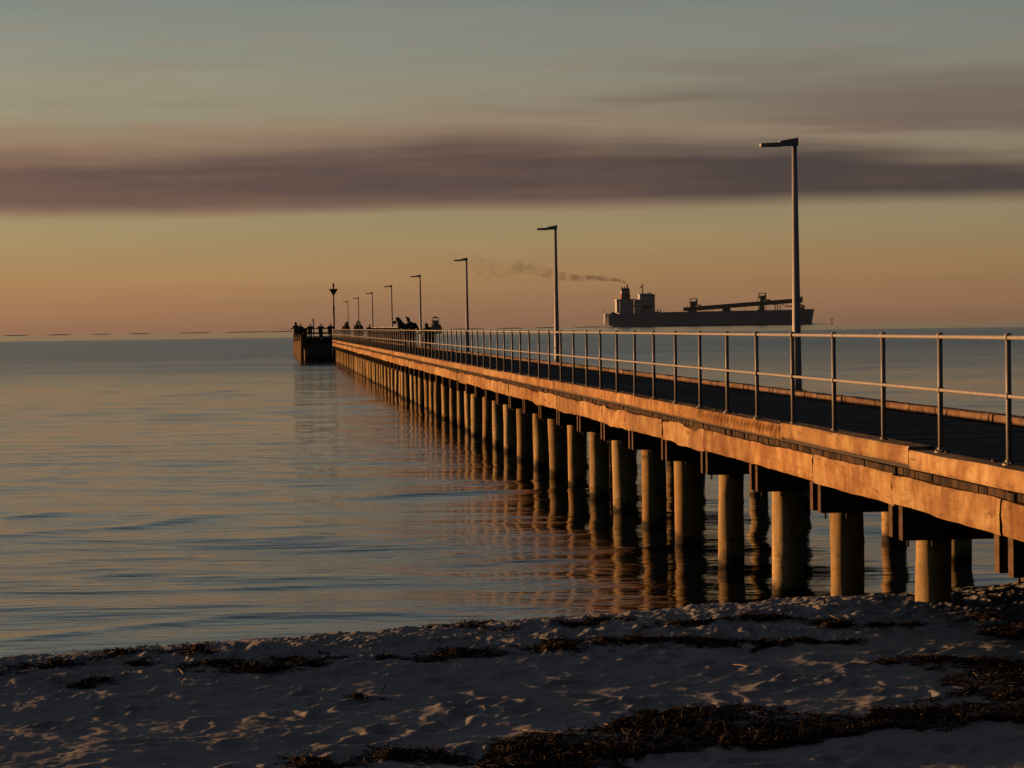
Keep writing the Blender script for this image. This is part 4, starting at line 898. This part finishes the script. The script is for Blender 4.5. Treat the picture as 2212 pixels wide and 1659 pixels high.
# funnel smoke
pts=[(1353.4,614.0,1.6),(1347,608.5,2.6),(1335,605.0,3.6),(1318,603,4.6),(1291,601,6.0),(1260,600.5,7.5),(1230,600,9),(1205,595,11),(1181,589,12),(1155,581,14),(1132,577,15),(1095,581,19),(1059,583,22),(1015,572,24),(973,562,26),(930,556,26),(890,552,24)]
mb=MB(); SDm=SD+2; Q=[];Rr=[]
for x,y,r in pts: q_=at_depth(x,y,SDm); Q.append(tuple(q_-np.array([p0[0],p0[1],0]))); Rr.append(r*SDm/FPX)
mb.tube(Q,Rr,14); sm=mb.build('smoke',None,None,(p0[0],p0[1],0)); 
mt=bpy.data.materials.new('funnel_smoke'); mt.use_nodes=True; nt=mt.node_tree; nt.nodes.clear(); out=nd(nt,'ShaderNodeOutputMaterial'); pv=nd(nt,'ShaderNodeVolumePrincipled')
nt.links.new(pv.outputs[0],out.inputs['Volume']); pv.inputs['Color'].default_value=(.30,.24,.20,1)
tc=nd(nt,'ShaderNodeTexCoord'); sp=nd(nt,'ShaderNodeSeparateXYZ'); nt.links.new(tc.outputs['Object'],sp.inputs[0])
n_=noise(nt,tc.outputs['Object'],.11,4,.6,.5); n0=noise(nt,tc.outputs['Object'],.03,2,.5)
x_end=Q[0][0]; along=mth(nt,'MULTIPLY',mth(nt,'SUBTRACT',x_end,sp.outputs[0]),1/240.0)      # 0 at the funnel, 1 at the end
dens=mth(nt,'MULTIPLY',mth(nt,'POWER',2.718,mth(nt,'MULTIPLY',along,-4.2)),.34)
cl=mth(nt,'MULTIPLY',mth(nt,'SUBTRACT',n_,mth(nt,'MULTIPLY_ADD',along,.16,.38,),),5,clamp=True)
nt.links.new(mth(nt,'MULTIPLY',dens,cl),pv.inputs['Density']); sm.data.materials.append(mt); tag(sm,'thin brown smoke trailing left from the ship funnel','smoke',kind='stuff')
try: mt.volume_intersection_method='FAST'
except Exception: pass
mb=MB(); mb.box(-7600,7600,-7600,7600,-16,62); hb=mb.build('haze',None,None); tag(hb,kind='stuff')
mt=bpy.data.materials.new('haze_air'); mt.use_nodes=True; nt=mt.node_tree; nt.nodes.clear(); out=nd(nt,'ShaderNodeOutputMaterial'); pv=nd(nt,'ShaderNodeVolumePrincipled'); nt.links.new(pv.outputs[0],out.inputs['Volume'])
pv.inputs['Color'].default_value=(.68,.80,.95,1); pv.inputs['Density'].default_value=1.1e-5; pv.inputs['Anisotropy'].default_value=.2; hb.data.materials.append(mt)
# ------------------------------------------------------------------ render settings
S.view_settings.view_transform='Standard'; S.view_settings.look='None'; S.view_settings.exposure=0; S.view_settings.gamma=1
S.cycles.max_bounces=6; S.cycles.diffuse_bounces=0; S.cycles.glossy_bounces=3; S.cycles.volume_bounces=0; S.cycles.use_denoising=True; S.cycles.caustics_reflective=False; S.cycles.caustics_refractive=False
S.cycles.volume_step_rate=.02; S.cycles.volume_max_steps=512
